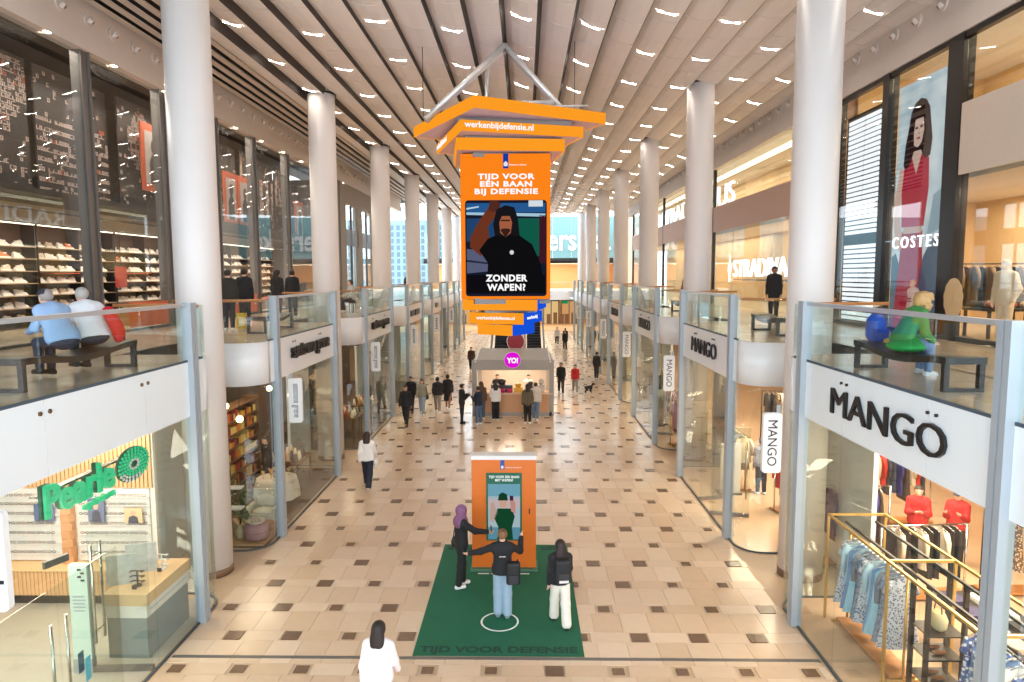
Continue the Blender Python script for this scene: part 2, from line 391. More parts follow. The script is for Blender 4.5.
# grey wall with tall windows further along
mb = MB(); WINS = [(42.8, 45.9), (47.0, 50.1)]
ys = [41.3]+[v for w in WINS for v in w]+[53.5]
for a, b in zip(ys[::2], ys[1::2]): mb.box(WL-.3, WL+.05, a, b, 4.95, 12.15)
for a, b in WINS: mb.box(WL-.3, WL+.05, a, b, 10.95, 12.15)
mb.lathe([(.6, 4.95), (.6, 12.1)], 24, (WL-.55, 53.5, 0)); mb.build('render_wall', m_gw, wl)
for a, b in WINS:
    MB().box(WL-.1, WL, a, b, 8.4, 9.4).build('spandrel', mat('spandrel', srgb(92, 90, 94), .4, noise=.05), wl)
    for z0, z1 in ((4.95, 8.4), (9.4, 10.95)):
        MB().box(WL-.06, WL-.04, a, b, z0, z1).build('pane', m_glassU, wl)
    MB().box(WL-.12, WL+.02, (a+b)/2-.05, (a+b)/2+.05, 4.95, 10.95).build('window_bar', m_mull, wl)
    MB().box(WL-.12, WL+.03, a, a+.08, 4.95, 10.95).build('window_bar', m_mull, wl)

wr = struct('wall_right', (WR, 30, 4.95))
MB().box(WR-.06, WR+.3, 5, 66, 12.45, 13.4).build('bulkhead', m_bulk, wr)
MB().box(WR-.12, WR+.3, 5, 66, 11.93, 12.45).build('bulkhead_ledge', m_bulk, wr)
for i in range(36):
    mb = MB(); nozzle(mb, WR-.06, 1, 13.9+1.05*i, 12.85); mb.build('air_nozzle', [m_bulk, m_mull], wr)
MB().box(WR-.09, WR-.0, 5, 66, 13.22, 13.36).build('shadow_gap', m_dark, wr)
m_blk = mat('black_frame', srgb(24, 20, 18), .3, noise=.05)
for y, w in ((9.0, .1), (12.6, .1), (16.45, .28), (19.5, .16), (22.55, .2)):
    MB().box(WR-.08, WR+.2, y-w, y+w, 4.95, 11.93).build('mullion', m_blk, wr)
for a, b in ((9.1, 12.5), (12.7, 16.15), (16.75, 19.3), (19.7, 22.3)):
    MB().box(WR, WR+.025, a, b, 5.05, 11.85).build('pane', m_glassU, wr)
    MB().box(WR-.08, WR+.1, a, b, 4.95, 5.06).build('sill', m_dark, wr)
    MB().box(WR-.06, WR+.1, a, b, 11.8, 11.93).build('head', m_blk, wr)
MB().box(WR-.06, WR-.005, 9.1, 16.15, 8.75, 10.35).build('floor_band', mat('stone_band', srgb(214, 196, 178), .5, noise=.04), wr)
m_strad = mat('fashion_shop_band', srgb(196, 160, 140), .5, noise=.03)
MB().box(WR-.05, WR-.005, 22.8, 64, 8.7, 9.98).build('floor_band', m_strad, wr)
SM = [22.8, 36.7, 49.8, 63.5]
for y in SM[1:]: MB().box(WR-.06, WR+.1, y-.07, y+.07, 4.95, 11.93).build('mullion', m_dark, wr)
for a, b in zip(SM[:-1], SM[1:]):
    MB().box(WR, WR+.02, a+.07, b-.07, 4.97, 11.93).build('pane', m_glassU, wr)
# ------------------------------------------------------------------ ceiling of long folded panels
ce = sbuild(MB().box(-17, 17, -5, 70, 13.75, 13.95), 'ceiling', mat('ceiling_void', srgb(40, 36, 34), .9, noise=.05))
m_cp = mat('ceiling_panel', srgb(230, 222, 217), .62, noise=.03, nscale=30, bump=.05)
SW, SL = .88, 1.5
def ctilt(x, y): return .24+.15*math.cos((x-1.1)*.62+(y-18)*.02)
def cz(x, y): return 12.7+.018*x+(.3*((x-6)/4)**2 if x > 6 else 0)+(.12*((-5.5-x)/3)**2 if x < -5.5 else 0)
panels = []
SX = [-8.0+SW*i for i in range(21)]
for r in range(37):
    for i, x in enumerate(SX): panels.append((13.2+SL*(r+.5), x, i))
# the ceiling dips in a long wave towards its far end
def cwave(y): return 0. if y < 40 else -.25*(1-math.cos((y-40)/28*math.pi))*.5
def panel_shape(mb, f, seg=4):           # a shallow curved blade with a low-edge lip coloured dark in place of shade
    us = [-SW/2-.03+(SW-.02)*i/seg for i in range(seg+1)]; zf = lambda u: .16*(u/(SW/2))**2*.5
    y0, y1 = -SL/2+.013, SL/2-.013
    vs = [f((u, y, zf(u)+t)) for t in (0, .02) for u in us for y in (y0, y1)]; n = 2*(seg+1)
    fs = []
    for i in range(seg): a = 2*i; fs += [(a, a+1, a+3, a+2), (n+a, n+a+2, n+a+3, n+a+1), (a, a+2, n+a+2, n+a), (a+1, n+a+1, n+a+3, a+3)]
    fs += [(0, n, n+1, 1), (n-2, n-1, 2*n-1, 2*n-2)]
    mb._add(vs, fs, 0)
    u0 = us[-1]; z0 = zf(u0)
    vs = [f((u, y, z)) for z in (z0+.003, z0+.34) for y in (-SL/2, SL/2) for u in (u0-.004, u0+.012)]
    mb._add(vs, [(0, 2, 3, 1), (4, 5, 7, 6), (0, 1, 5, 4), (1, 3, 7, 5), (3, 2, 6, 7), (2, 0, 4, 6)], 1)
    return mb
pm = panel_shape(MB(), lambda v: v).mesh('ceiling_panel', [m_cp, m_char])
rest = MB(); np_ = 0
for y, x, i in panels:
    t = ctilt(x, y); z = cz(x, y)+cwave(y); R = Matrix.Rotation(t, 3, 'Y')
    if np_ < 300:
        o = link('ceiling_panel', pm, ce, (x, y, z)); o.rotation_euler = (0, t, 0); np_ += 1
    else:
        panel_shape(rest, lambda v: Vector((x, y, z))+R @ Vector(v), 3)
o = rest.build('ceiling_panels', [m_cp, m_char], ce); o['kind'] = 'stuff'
# open slot louvres between the panels and the left bulkhead
for i in range(5):
    x = -8.75-.5*i
    MB().obox((x, 41, 13.05+.06*i), (.3, 58, .04), Matrix.Rotation(.25, 3, 'Y')).build('louvre', m_bulk, ce)
m_lamp = emat('ceiling_lamp_light', (1, .9, .8), LAMP)
m_lampf = mat('lamp_frame', srgb(235, 230, 225), .4, noise=.01)
lm = MB()._add([(-.22, -.019, -.012), (-.22, .019, -.012), (.22, .019, -.012), (.22, -.019, -.012)], [(0, 1, 2, 3)]).mesh('ceiling_light', m_lamp)
lfm = MB().box(-.23, .23, -.03, -.021, -.014, .0).box(-.23, .23, .021, .03, -.014, .0).mesh('lamp_frame', m_lampf)
for i, x in enumerate(SX):
    if i % 2 == 0: continue
    off = 1.5 if (i//2) % 2 else .0
    for r in range(18):
        y = 14.2+off*.5+3.0*r
        if y > 67: continue
        t = ctilt(x, y); z = cz(x, y)+cwave(y)+.004
        e = thing('ceiling_light', 'slim white light slot set into a folded ceiling panel', 'ceiling light', (x, y, z), 0, 'light slots in the ceiling', local=True)
        e.rotation_euler = (0, t, 0)
        link('lamp', lm, e); link('lamp_frame', lfm, e)
# ================================================================== upper left: sports shop
sh = struct('wall_shop_left', (-15.5, 28, 4.95))
MB().box(-15.9, -15.6, 4, 41.3, 4.95, 13.4).build('back_wall', m_char, sh)
MB().box(-15.6, WL-.3, 41.0, 41.2, 4.95, 12.15).build('side_wall', m_char, sh)
MB().box(-15.6, -15.45, 4, 41, 8.1, 13.4).build('upper_backing', m_char, sh)
MB().box(-15.6, -12.4, 4, 41, 8.15, 8.75).build('mezzanine_beam', mat('dark_beam', srgb(64, 54, 48), .5, noise=.1), sh)
MB().box(-12.42, -12.36, 4, 41, 8.2, 8.3).build('light_beam', mat('beam_trim', srgb(120, 104, 90), .4, noise=.05), sh)
sbuild(MB().box(-15.6, -11.42, 4, 41.2, 12.7, 12.8), 'ceiling_sports_shop', m_char)
# graphic wall: print panels with rows of glyph-like white marks on a dark ground
m_gp = mat('graphic_ground', srgb(52, 45, 44), .6, noise=.05); m_gm = mat('graphic_print', srgb(204, 182, 172), .6, noise=.2, nscale=6); m_go = mat('graphic_orange', srgb(206, 92, 52), .6, noise=.1)
gi = 0
GLAB = ['white glyph pattern falling diagonally', 'a striped awning', 'pale round emblem print', 'broken block lettering print', 'small sneaker sketch print', 'tall glyph column print', 'faded poster collage print', 'dense glyph block print']
for y0, y1, x in ((15.0, 19.0, -13.6), (19.3, 22.6, -13.6), (22.9, 25.6, -13.4), (25.9, 29.5, -13.6), (29.8, 32.6, -13.6), (32.9, 35.2, -13.5), (35.5, 37.4, -13.6), (37.6, 40.2, -13.6)):
    g = thing('wall_graphic', 'dark wall graphic with %s, high in the upper left sports shop' % GLAB[gi], 'wall graphic', (x, (y0+y1)/2, 8.8), 0, 'printed graphics in the sports shop')
    MB().box(x-.05, x, y0, y1, 8.8, 12.4).build('board', m_gp, g)
    mk = MB(); rr = random.Random(gi)
    nrow = 24; nc = int((y1-y0)/.13)
    for r in range(nrow):
        for c in range(nc):
            u, v = (c+.5)/nc, (r+.5)/nrow
            keep = [(v > .45+.35*abs(((u*2) % 1)-.5)*1.2), (v < .62 and (r % 2 == 0)), ((u-.5)**2+(v-.65)**2 < .09), (r % 4 != 0 and rr.random() < .7 and v < .5),
                    (v < .55 and (c//3+r//3) % 2 == 0), ((c//2) % 3 == 0), ((c//3) % 2 == 0 and .2 < v < .75), (v > .4 and c % 4 != 0)][gi]
            if (not keep and rr.random() > .12) or rr.random() < .08: continue
            ya = y0+(y1-y0)*(c+.1)/nc; za = 8.9+3.4*r/nrow; mm = 1 if rr.random() < .07 else 0
            mk.box(x, x+.008, ya, ya+.1, za+.01, za+.04, mm)
            if rr.random() < .8: mk.box(x, x+.008, ya, ya+.03, za+.04, za+.12, mm)
            if rr.random() < .7: mk.box(x, x+.008, ya+.07, ya+.1, za+.04, za+.11, mm)
            if rr.random() < .6: mk.box(x, x+.008, ya, ya+.1, za+.11, za+.13, mm)
    o = mk.build('print', [m_gm, m_go], g); o['kind'] = 'stuff'; gi += 1
pi = 0
for yc, zc, w in ((24.3, 10.6, 1.5), (30.6, 9.9, 1.35), (32.1, 9.9, 1.35), (39.9, 9.6, 1.4)):
    p = thing('framed_poster', ['tall orange framed poster with a pale figure, nearest high in the sports shop', 'orange framed poster, left one of the pair high in the sports shop', 'orange framed poster, right one of the pair high in the sports shop', 'orange framed poster furthest along the sports shop'][pi], 'poster', (-13.0, yc, zc-1.1), 0, 'orange framed posters'); pi += 1
    MB().box(-13.06, -13.0, yc-w/2, yc+w/2, zc-1.15, zc+1.15).build('frame', m_go, p)
    MB().box(-13.0, -12.99, yc-w/2+.2, yc+w/2-.2, zc-.9, zc+.9).build('picture', mat('poster_picture', srgb(182, 170, 166), .5, noise=.25, nscale=3), p)
    mb = MB(); mb.plate([(-.28, -.9), (.3, -.9), (.28, -.1), (.12, .15), (-.1, .15), (-.3, -.15)], (-12.99, yc, zc), (0, 1, 0), (0, 0, 1), .004)
    mb.plate([(.2*math.cos(a)+.02, .4+.26*math.sin(a)) for a in [i*.5236 for i in range(12)]], (-12.99, yc, zc), (0, 1, 0), (0, 0, 1), .004); mb.build('figure', mat('poster_figure', srgb(70, 60, 60), .6, noise=.2), p)
    MB().tube([(-13.03, yc, zc+1.15), (-13.03, yc, 12.69)], .012, 6).build('hanging_wire', m_dark, p)
# shoe shelves with a shoe on every place
m_shelfb = mat('shelf_board', srgb(170, 146, 122), .5, noise=.08); m_sback = mat('shelf_back', srgb(96, 74, 60), .7, noise=.12)
SHOEC = [(238, 232, 226), (226, 218, 210), (216, 196, 176), (244, 240, 236), (120, 104, 96), (196, 170, 150), (60, 54, 52), (206, 110, 60)]
def shoe_mesh(c):
    mb = MB(); L = 10
    for i in range(L): pass
    prof = [(0., .036, .105), (.06, .042, .115), (.12, .04, .10), (.18, .042, .075), (.24, .046, .055), (.29, .038, .04), (.315, .02, .03)]
    vs = []; fs = []
    for x, w, h in prof:
        vs += [(x, -w, .0), (x, -w, .028), (x, -w*.75, .028+h*.6), (x, 0, .028+h), (x, w*.75, .028+h*.6), (x, w, .028), (x, w, 0)]
    for i in range(len(prof)-1):
        for q in range(6): fs.append((i*7+q, (i+1)*7+q, (i+1)*7+q+1, i*7+q+1))
    fs += [tuple(range(7)), tuple(range((len(prof)-1)*7, len(prof)*7))[::-1]]
    mb._add([(x-.155, y, z) for x, y, z in vs], fs, 0)
    return mb.mesh('shoe', [cmat(c, .6)])
shoes = [shoe_mesh(c) for c in SHOEC]
sole_me = MB().box(-.165, .165, -.048, .048, -.005, .028).mesh('sole', cmat((240, 238, 234), .6)); lace_me = MB().box(-.03, .07, -.02, .02, .09, .118).mesh('laces', cmat((240, 238, 234), .6))
SEC = ['nearest', 'second', 'third', 'fourth', 'fifth', 'sixth']
rs = random.Random(11); YS0 = 16.9
ZS = [5.2, 5.58, 5.95, 6.32, 6.69, 7.06, 7.42]
for sct in range(6):
    y0 = YS0+4*sct
    u = thing('shoe_shelf', 'lit shoe shelves in the upper left sports shop, %s section from the camera' % SEC[sct], 'shelf', (-15.2, y0+2, 4.95), 0, 'shoe shelves')
    MB().box(-15.44, -15.38, y0+.03, y0+3.97, 4.95, 8.1).build('back_panel', m_sback, u)
    for y in (y0+.05, y0+2, y0+3.95): MB().box(-15.38, -14.95, y-.02, y+.02, 4.95, 8.1).build('upright', m_dark, u)
    for z in ZS: MB().box(-15.38, -14.9, y0+.08, y0+3.92, z-.04, z-.012).build('shelf_board', m_shelfb, u)
    for z in (5.5, 6.6): MB().box(-15.37, -14.89, y0+.6, y0+1.5+.4*(sct % 3), z-.01-.27+.27, z+.015).build('orange_strip', m_go, u)
    MB().box(-14.95, -14.9, y0+.1, y0+3.9, 8.06, 8.085).build('light_strip', emat('shelf_light', (1, .82, .6), 5), u)
    for z in ZS:
        for i in range(7):
            o = link('shoe', shoes[min(7, int(rs.expovariate(.45)))], None, (-15.12, y0+(.3, .82, 1.34, 1.72, 2.3, 2.85, 3.4)[i], z-.005), rs.choice((1.57, -1.57, 1.2, 1.57))); o.scale = (1.2, 1.3, 1.3)
            tag(o, 'sneaker on display on the lit shelves of the upper left sports shop', 'shoe', 'sneakers on the wall shelves'); link('sole', sole_me, o); link('laces', lace_me, o)
# low display plinths with orange trim behind the glass
for i, (y, n) in enumerate(((23.5, 'behind the bench with the two men'), (33.5, 'behind the walking shoppers'))):
    d = thing('display_plinth', 'long low orange-trimmed display plinth in the sports shop %s' % n, 'display plinth', (-12.8, y, 4.95))
    MB().box(-13.3, -12.3, y-2.2, y+2.2, 4.95, 5.35).build('body', mat('plinth_body', srgb(176, 120, 84), .5, noise=.08), d)
    MB().box(-13.32, -12.28, y-2.22, y+2.22, 5.35, 5.42).build('top', m_go, d)
for i in range(6): area_light('sports_shop_lamp', (-13.6, 19.2+4*i, 7.98), .8, 2.5, 120, (1, .84, .66))
for i in range(6): area_light('sports_shop_upper_lamp', (-12.5, 17+4*i, 12.6), .5, 2, 190, (1, .88, .76), (0, -.5, 0))
js = thing('shop_sign', 'small dark red price sign hanging between the shoe shelves', 'sign', (-14.6, 24.6, 6.2))
MB().box(-14.62, -14.6, 24.3, 25.0, 6.1, 6.85).build('panel', cmat((150, 44, 40)), js)
MB().tube([(-14.61, 24.65, 6.85), (-14.61, 24.65, 8.14)], .01, 6).build('cord', m_dark, js)
# ================================================================== upper right: fashion shops
yel = mat('amber_wall', srgb(232, 198, 148), .7, noise=.06, nscale=2)
sbuild(MB().box(14.5, 14.7, 8.5, 22.5, 4.95, 12.6), 'wall_boutique', yel)
sbuild(MB().box(10.6, 14.5, 22.5, 22.62, 4.95, 12.6), 'wall_boutique_side', yel)
sbuild(MB().box(10.6, 14.5, 8.4, 8.5, 4.95, 12.6), 'wall_boutique_near', yel)
sbuild(MB().box(10.5, 14.5, 8.5, 22.5, 8.75, 9.3), 'ceiling_boutique', m_soff)
sbuild(MB().box(10.3, 14.7, 8.4, 22.6, 12.6, 12.7), 'ceiling_boutique_upper', m_soff)
area_light('boutique_lamp', (12.6, 16.5, 8.7), 2.5, 9, 420, (1, .82, .6)); area_light('boutique_upper_lamp', (12.4, 16.5, 12.55), 2.5, 9, 300, (1, .82, .58))
bl = thing('light_panel', 'white backlit slatted light panel in the tall black window beside the fashion poster', 'light panel', (WR+.5, 20.95, 4.95))
MB().box(WR+.12, WR+.17, 19.95, 22.1, 5.0, 11.3).build('backing', m_blk, bl)
for i in range(42):
    if i in (16, 17): continue
    z = 5.1+.145*i
    for a, b in ((20.05, 20.93), (21.0, 21.95)): MB().box(WR+.09, WR+.12, a, b, z, z+.105).build('slat', emat('slat_light', (.93, .95, 1.0), 1.25), bl)
po = thing('fashion_poster', 'huge backlit poster of a model in a red sleeveless suit in the upper right window', 'poster', (WR+.4, 17.95, 4.95))
def emix(name, c1, c2, sc, s=1.):
    m = emat(name, c1, s); nt = m.node_tree; e = nt.nodes['Emission']; nz = nt.nodes.new('ShaderNodeTexNoise'); nz.inputs['Scale'].default_value = sc; nz.inputs['Detail'].default_value = 2
    rp = nt.nodes.new('ShaderNodeValToRGB'); rp.color_ramp.elements[0].position = .35; rp.color_ramp.elements[1].position = .65
    rp.color_ramp.elements[0].color = (*c1, 1); rp.color_ramp.elements[1].color = (*c2, 1); tc = nt.nodes.new('ShaderNodeTexCoord')
    nt.links.new(tc.outputs['Object'], nz.inputs['Vector']); nt.links.new(nz.outputs['Fac'], rp.inputs[0]); nt.links.new(rp.outputs[0], e.inputs[0]); return m
PX = WR+.12
MB().box(PX, PX+.05, 16.85, 19.15, 5.05, 11.45).build('print_ground', emix('poster_ground', srgb(176, 200, 214), srgb(226, 236, 240), 1.1, .95), po)
def pl(nm, poly, col, lay, s=.9):     # poly in (u right 0..2.3, v up 0..6.4)
    if lay > 1: poly = [(1.0+(u-1.0)*1.42, v) for u, v in poly]
    MB().plate(poly, (PX-.004*lay, 19.15, 5.05), (0, -1, 0), (0, 0, 1), .003).build(nm, emat('print_%d_%d_%d' % col, srgb(*col), s), po)
pl('print_street', [(1.3, 0), (2.3, 0), (2.3, 2.2), (1.9, 2.4), (1.5, 1.9), (1.2, 1.2)], (70, 96, 120), 1)
pl('print_blur', [(.0, .0), (.5, .0), (.45, 1.6), (.2, 2.0), (0, 1.9)], (88, 110, 128), 1)
pl('print_blur', [(1.6, 2.4), (2.3, 2.6), (2.3, 3.6), (1.8, 3.4)], (150, 176, 190), 1)
pl('print_trousers', [(.42, 0), (1.45, 0), (1.35, 1.4), (1.28, 2.55), (.62, 2.55), (.55, 1.5)], (170, 34, 62), 2)
pl('print_coat', [(1.1, 0), (1.75, 0), (1.55, .9), (1.3, 1.7), (1.2, .9)], (60, 60, 96), 3)
pl('print_waist', [(.66, 2.5), (1.26, 2.5), (1.25, 2.72), (.68, 2.72)], (220, 178, 160), 3)
pl('print_arm', [(.42, 2.2), (.6, 2.0), (.68, 2.3), (.55, 2.75), (.52, 3.4), (.62, 4.2), (.45, 4.25), (.33, 3.4), (.33, 2.8)], (222, 184, 168), 2)
pl('print_vest', [(.6, 2.68), (1.32, 2.66), (1.42, 3.6), (1.38, 4.35), (1.15, 4.5), (1.0, 4.1), (.82, 4.5), (.62, 4.4), (.55, 3.6)], (190, 36, 66), 4)
pl('print_neck', [(.85, 4.45), (1.0, 4.0), (1.14, 4.45), (1.1, 4.9), (.86, 4.9)], (226, 190, 174), 5)
pl('print_hair', [(.58, 4.3), (.66, 4.18), (.8, 4.3), (.9, 4.6), (1.12, 4.6), (1.26, 4.35), (1.42, 4.4), (1.46, 4.8), (1.4, 5.2), (1.34, 5.6), (1.22, 5.82), (1.05, 5.9), (.88, 5.82), (.76, 5.6), (.7, 5.2), (.62, 4.8)], (46, 30, 32), 6)
pl('print_face', [(.9, 4.75), (1.02, 4.68), (1.14, 4.78), (1.2, 5.1), (1.16, 5.4), (.92, 5.4), (.88, 5.05)], (232, 198, 184), 7)
pl('print_lips', [(.98, 4.88), (1.09, 4.88), (1.09, 4.93), (.98, 4.93)], (170, 50, 60), 8)
pl('print_eye', [(.93, 5.15), (1.0, 5.15), (1.0, 5.2), (.93, 5.2)], (50, 34, 34), 8)
pl('print_eye', [(1.08, 5.16), (1.15, 5.16), (1.15, 5.21), (1.08, 5.21)], (50, 34, 34), 8)
pl('print_nose', [(1.02, 5.0), (1.07, 5.0), (1.045, 5.17)], (206, 164, 150), 8)
cs = thing('shop_sign', 'white COSTES lettering mounted across the front of the fashion poster', 'sign', (WR+.2, 17.9, 7.2))
text('lettering', 'costes', (WR-.05, 17.8, 7.32), (0, -1, 0), (0, 0, 1), 2.05, .3, .03, emat('sign_white', (1, 1, 1), 1.4), cs)
MB().box(WR-.035, WR-.005, 16.75, 19.3, 7.37, 7.39).build('sign_rail', m_chrome, cs)
fb = thing('fan_disc', 'pleated round paper disc standing at the poster window edge', 'decoration', (WR-.12, 15.95, 4.95))
mb = MB()
for i in range(24):
    a, b = 2*math.pi*i/24, 2*math.pi*(i+1)/24; r = .47
    mb.plate([(0, 0), (.75*r*math.cos(a), r*math.sin(a)), (.75*r*math.cos(b), r*math.sin(b))], (WR-.12-.01*(i % 2), 15.95, 5.93), (0, -1, 0), (0, 0, 1), .01)
mb.build('pleated_disc', mat('cream_paper', srgb(214, 186, 140), .7, noise=.05), fb)
MB().box(WR-.14, WR-.09, 15.85, 16.05, 4.95, 5.5).build('stand', m_dark, fb)
bt = thing('display_table', 'dark display table heaped with clothes in the upper right boutique', 'table', (11.6, 16.9, 4.95))
MB().box(11.0, 12.3, 16.4, 17.4, 5.6, 5.66).build('table_top', m_dark, bt)
for x in (11.06, 12.24):
    for y in (16.46, 17.34): MB().box(x-.03, x+.03, y-.03, y+.03, 4.95, 5.6).build('leg', m_dark, bt)
rq = random.Random(3)
for i in range(9):
    x, y = 11.2+.42*(i % 3), 16.6+.32*(i//3); o = MB().ball((x, y, 5.75), .17, .14, .09).build('folded_garment', cmat(rq.choice(((60, 50, 46), (160, 70, 60), (200, 170, 130), (40, 40, 44))))); tag(o, 'heaped garment on the dark boutique table', 'garment', 'garments on the boutique table')
for i, (x, z) in enumerate(((12.2, 7.3), (13.0, 7.2))):
    f_ = thing('picture_frame', ('brown framed print on the boutique rear wall', 'black framed print on the boutique rear wall')[i], 'picture', (x, 22.45, z)); MB().box(x-.3, x+.3, 22.44, 22.49, z-.4, z+.4).build('frame', m_dark if i else m_wood, f_); MB().box(x-.24, x+.24, 22.43, 22.44, z-.34, z+.34).build('print', cmat((120, 96, 80)), f_)
# stradivarius: lit timber hall behind glass, two rows of letters
tim = mat('timber_panelling', srgb(216, 184, 134), .5, noise=.14, nscale=2.2)
sbuild(MB().box(13.2, 13.4, 22.8, 64, 4.95, 13), 'wall_fashion_back', tim)
sbuild(MB().box(10.3, 13.3, 22.65, 22.8, 4.95, 13), 'wall_fashion_near', m_strad)
sbuild(MB().box(10.5, 13.3, 22.8, 64, 8.65, 8.9), 'ceiling_fashion', mat('cove_ceiling', srgb(240, 222, 190), .7, noise=.02))
sbuild(MB().box(10.3, 13.4, 22.8, 64, 11.95, 12.1), 'ceiling_fashion_upper', m_soff)
for i in range(3): area_light('fashion_lamp', (11.9, 29.5+13*i, 8.6), 2.2, 11, 330, (1, .88, .68))
for i in range(3): area_light('fashion_upper_lamp', (12.2, 29.5+13*i, 11.9), .6, 12, 200, (1, .86, .64))
lt = thing('cove_light', 'long glowing cove light along the top of the upper right shop window', 'light', (10.6, 43, 11.4))
MB().box(10.55, 10.65, 23.2, 63.5, 11.55, 11.75).build('tube', emat('cove_glow', (1, .86, .6), 3.2), lt)
m_lit = emat('white_lit_letters', (1, .98, .94), 1.9)
s1 = thing('shop_sign', 'large lit white STRADIVARIUS letters low inside the upper right shop', 'sign', (10.6, 29.6, 6.2))
text('lettering', 'strad', (10.6, 29.9, 6.8), (0, -1, 0), (0, 0, 1), 10.2, .85, .12, m_lit, s1)
MB().tube([(10.6, 35.7, 6.1), (10.6, 35.7, 7.5)], .05, 8).ball((10.6, 35.7, 6.8), .06, .3, .34).build('emblem', m_lit, s1)
MB().box(10.66, 10.7, 24.4, 36.2, 6.2, 6.28).build('sign_rail', m_chrome, s1)
for y in (25, 30, 35.5): MB().tube([(10.68, y, 6.25), (10.68, y, 8.66)], .012, 6).build('hanging_rod', m_chrome, s1)
s2 = thing('shop_sign', 'lit white STRADIVARIUS letters above the band of the upper right shop', 'sign', (10.2, 43, 9.98))
text('lettering', 'strad', (10.2, 42.6, 10.55), (0, -1, 0), (0, 0, 1), 17.4, 1.05, .12, m_lit, s2)
MB().box(10.2, 10.3, 33.9, 52, 9.96, 10.02).build('sign_rail', m_chrome, s2)
# ================================================================== far end of the hall
teal = mat('teal_cladding', srgb(120, 162, 164), .5, noise=.06, nscale=1)
we = struct('wall_end', (0, 82, 0))
for i in range(6):
    MB().box(-1+2.2*i, 1.18+2.2*i, 82, 82.2, 8.5, 13.4).build('cladding_panel', teal, we)
MB().box(-12, 13, 82, 82.3, 7.9, 8.5).build('dark_band', m_dark, we)
MB().box(-12, 13, 92, 92.3, 0, 8).build('back_wall', mat('far_shop_wall', srgb(214, 166, 118), .7, noise=.1), we)
MB().box(-12, 13, 78, 92, 3.66, 4.7).build('bridge_deck', m_white, we)
MB().box(-12, 13, 82, 92, 7.9, 8.1).build('far_soffit', m_soff, we)
for s_, x in ((1, 12.),): MB().box(x-.1, x+.1, 64, 92, 0, 13.4).build('return_wall', mat('far_return', srgb(196, 176, 156), .7, noise=.05), we)
bs = thing('shop_sign', 'giant white Bershka letters on the teal wall at the far end', 'sign', (5.7, 81.9, 9.3))
text('lettering', 'bershka', (5.75, 81.95, 10.7), (1, 0, 0), (0, 0, 1), 9.0, 2.7, .1, emat('big_letters', (1, 1, 1), 1.3), bs)
MB().box(1.4, 10.2, 81.97, 82.0, 9.32, 9.4).build('sign_rail', teal, bs)
fb2 = thing('glass_balustrade', 'glass balustrade on the bridge across the far end', 'balustrade', (0, 78, 4.7), 0, 'gallery balustrades')
for i in range(10): MB().box(-9+1.8*i, -7.23+1.8*i, 78.02, 78.04, 4.7, 5.65).build('glass_panel', m_glass, fb2)
MB().box(-9, 9, 78.0, 78.06, 5.65, 5.7).build('top_rail', m_rail, fb2)
for i in range(5): area_light('far_shop_lamp', (-8+4*i, 87, 7.85), 3, 6, 260, WARM)
for i in range(4): area_light('far_ground_lamp', (-8+5*i, 85, 3.6), 3, 8, 260, WARM)
# lit shop openings below the far bridge
for i, (x0, x1, c, lb) in enumerate(((-10.5, -7.2, (236, 190, 130), 'amber'), (-6.6, -3.4, (226, 206, 186), 'pale'), (2.6, 4.6, (246, 206, 140), 'yellow'), (5.0, 7.0, (230, 170, 110), 'orange'), (7.4, 10.6, (220, 196, 170), 'beige'))):
    f_ = thing('far_shop', '%s lit shopfront under the far bridge' % lb, 'shop', ((x0+x1)/2, 91.6, 0), 0, 'far shopfronts')
    MB().box(x0, x1, 91.85, 91.98, .0, 3.3).build('lit_wall', emat('far_lit_%s' % lb, srgb(*c), .8), f_)
    MB().box(x0-.1, x1+.1, 91.6, 91.84, 3.0, 3.5).build('sign_band', m_dark, f_)
    for x in (x0, (x0+x1)/2, x1): MB().box(x-.07, x+.07, 91.6, 91.84, 0, 3.0).build('post', m_mull, f_)
    for q in range(3): MB().box(x0+.4+q*.9, x0+.9+q*.9, 91.5, 91.8, .0, 1.3+.2*(q % 2)).build('display', cmat((120, 90, 70)), f_)
ei = thing('exit_sign', 'small green exit sign hanging under the far bridge', 'exit sign', (4.6, 77.9, 3.3))
MB().box(4.25, 4.95, 77.85, 77.95, 3.25, 3.55).build('sign_box', emat('exit_green', srgb(20, 150, 80), .9), ei)
MB().box(4.3, 4.36, 77.88, 77.92, 3.55, 3.66).build('bracket', m_dark, ei)
# outside facade seen through the far left glazing
bd = thing('office_building', 'pale teal office building with a grid of windows outside the far left end', 'building', (-12, 106, 0))
MB().box(-50, 0, 106, 112, 0, 15).build('wall', mat('outside_facade', srgb(118, 148, 158), .7, noise=.04), bd)
wm = MB().box(-.26, .26, -.06, 0, -.36, .36).mesh('window', mat('outside_window', srgb(78, 100, 112), .2, noise=.05))
for r in range(11):
    for i in range(27): link('window', wm, bd, (-15+.95*i, 0, 3.6+1.02*r))
fe = struct('window_20', (-6, 82, 8.5))
for i in range(6):
    MB().box(-11.9+1.8*i, -10.15+1.8*i, 82.0, 82.03, 8.5, 13.4).build('pane', m_glass, fe)
    MB().box(-10.13+1.8*i, -10.05+1.8*i, 81.96, 82.1, 8.5, 13.4).build('bar', m_mull, fe)
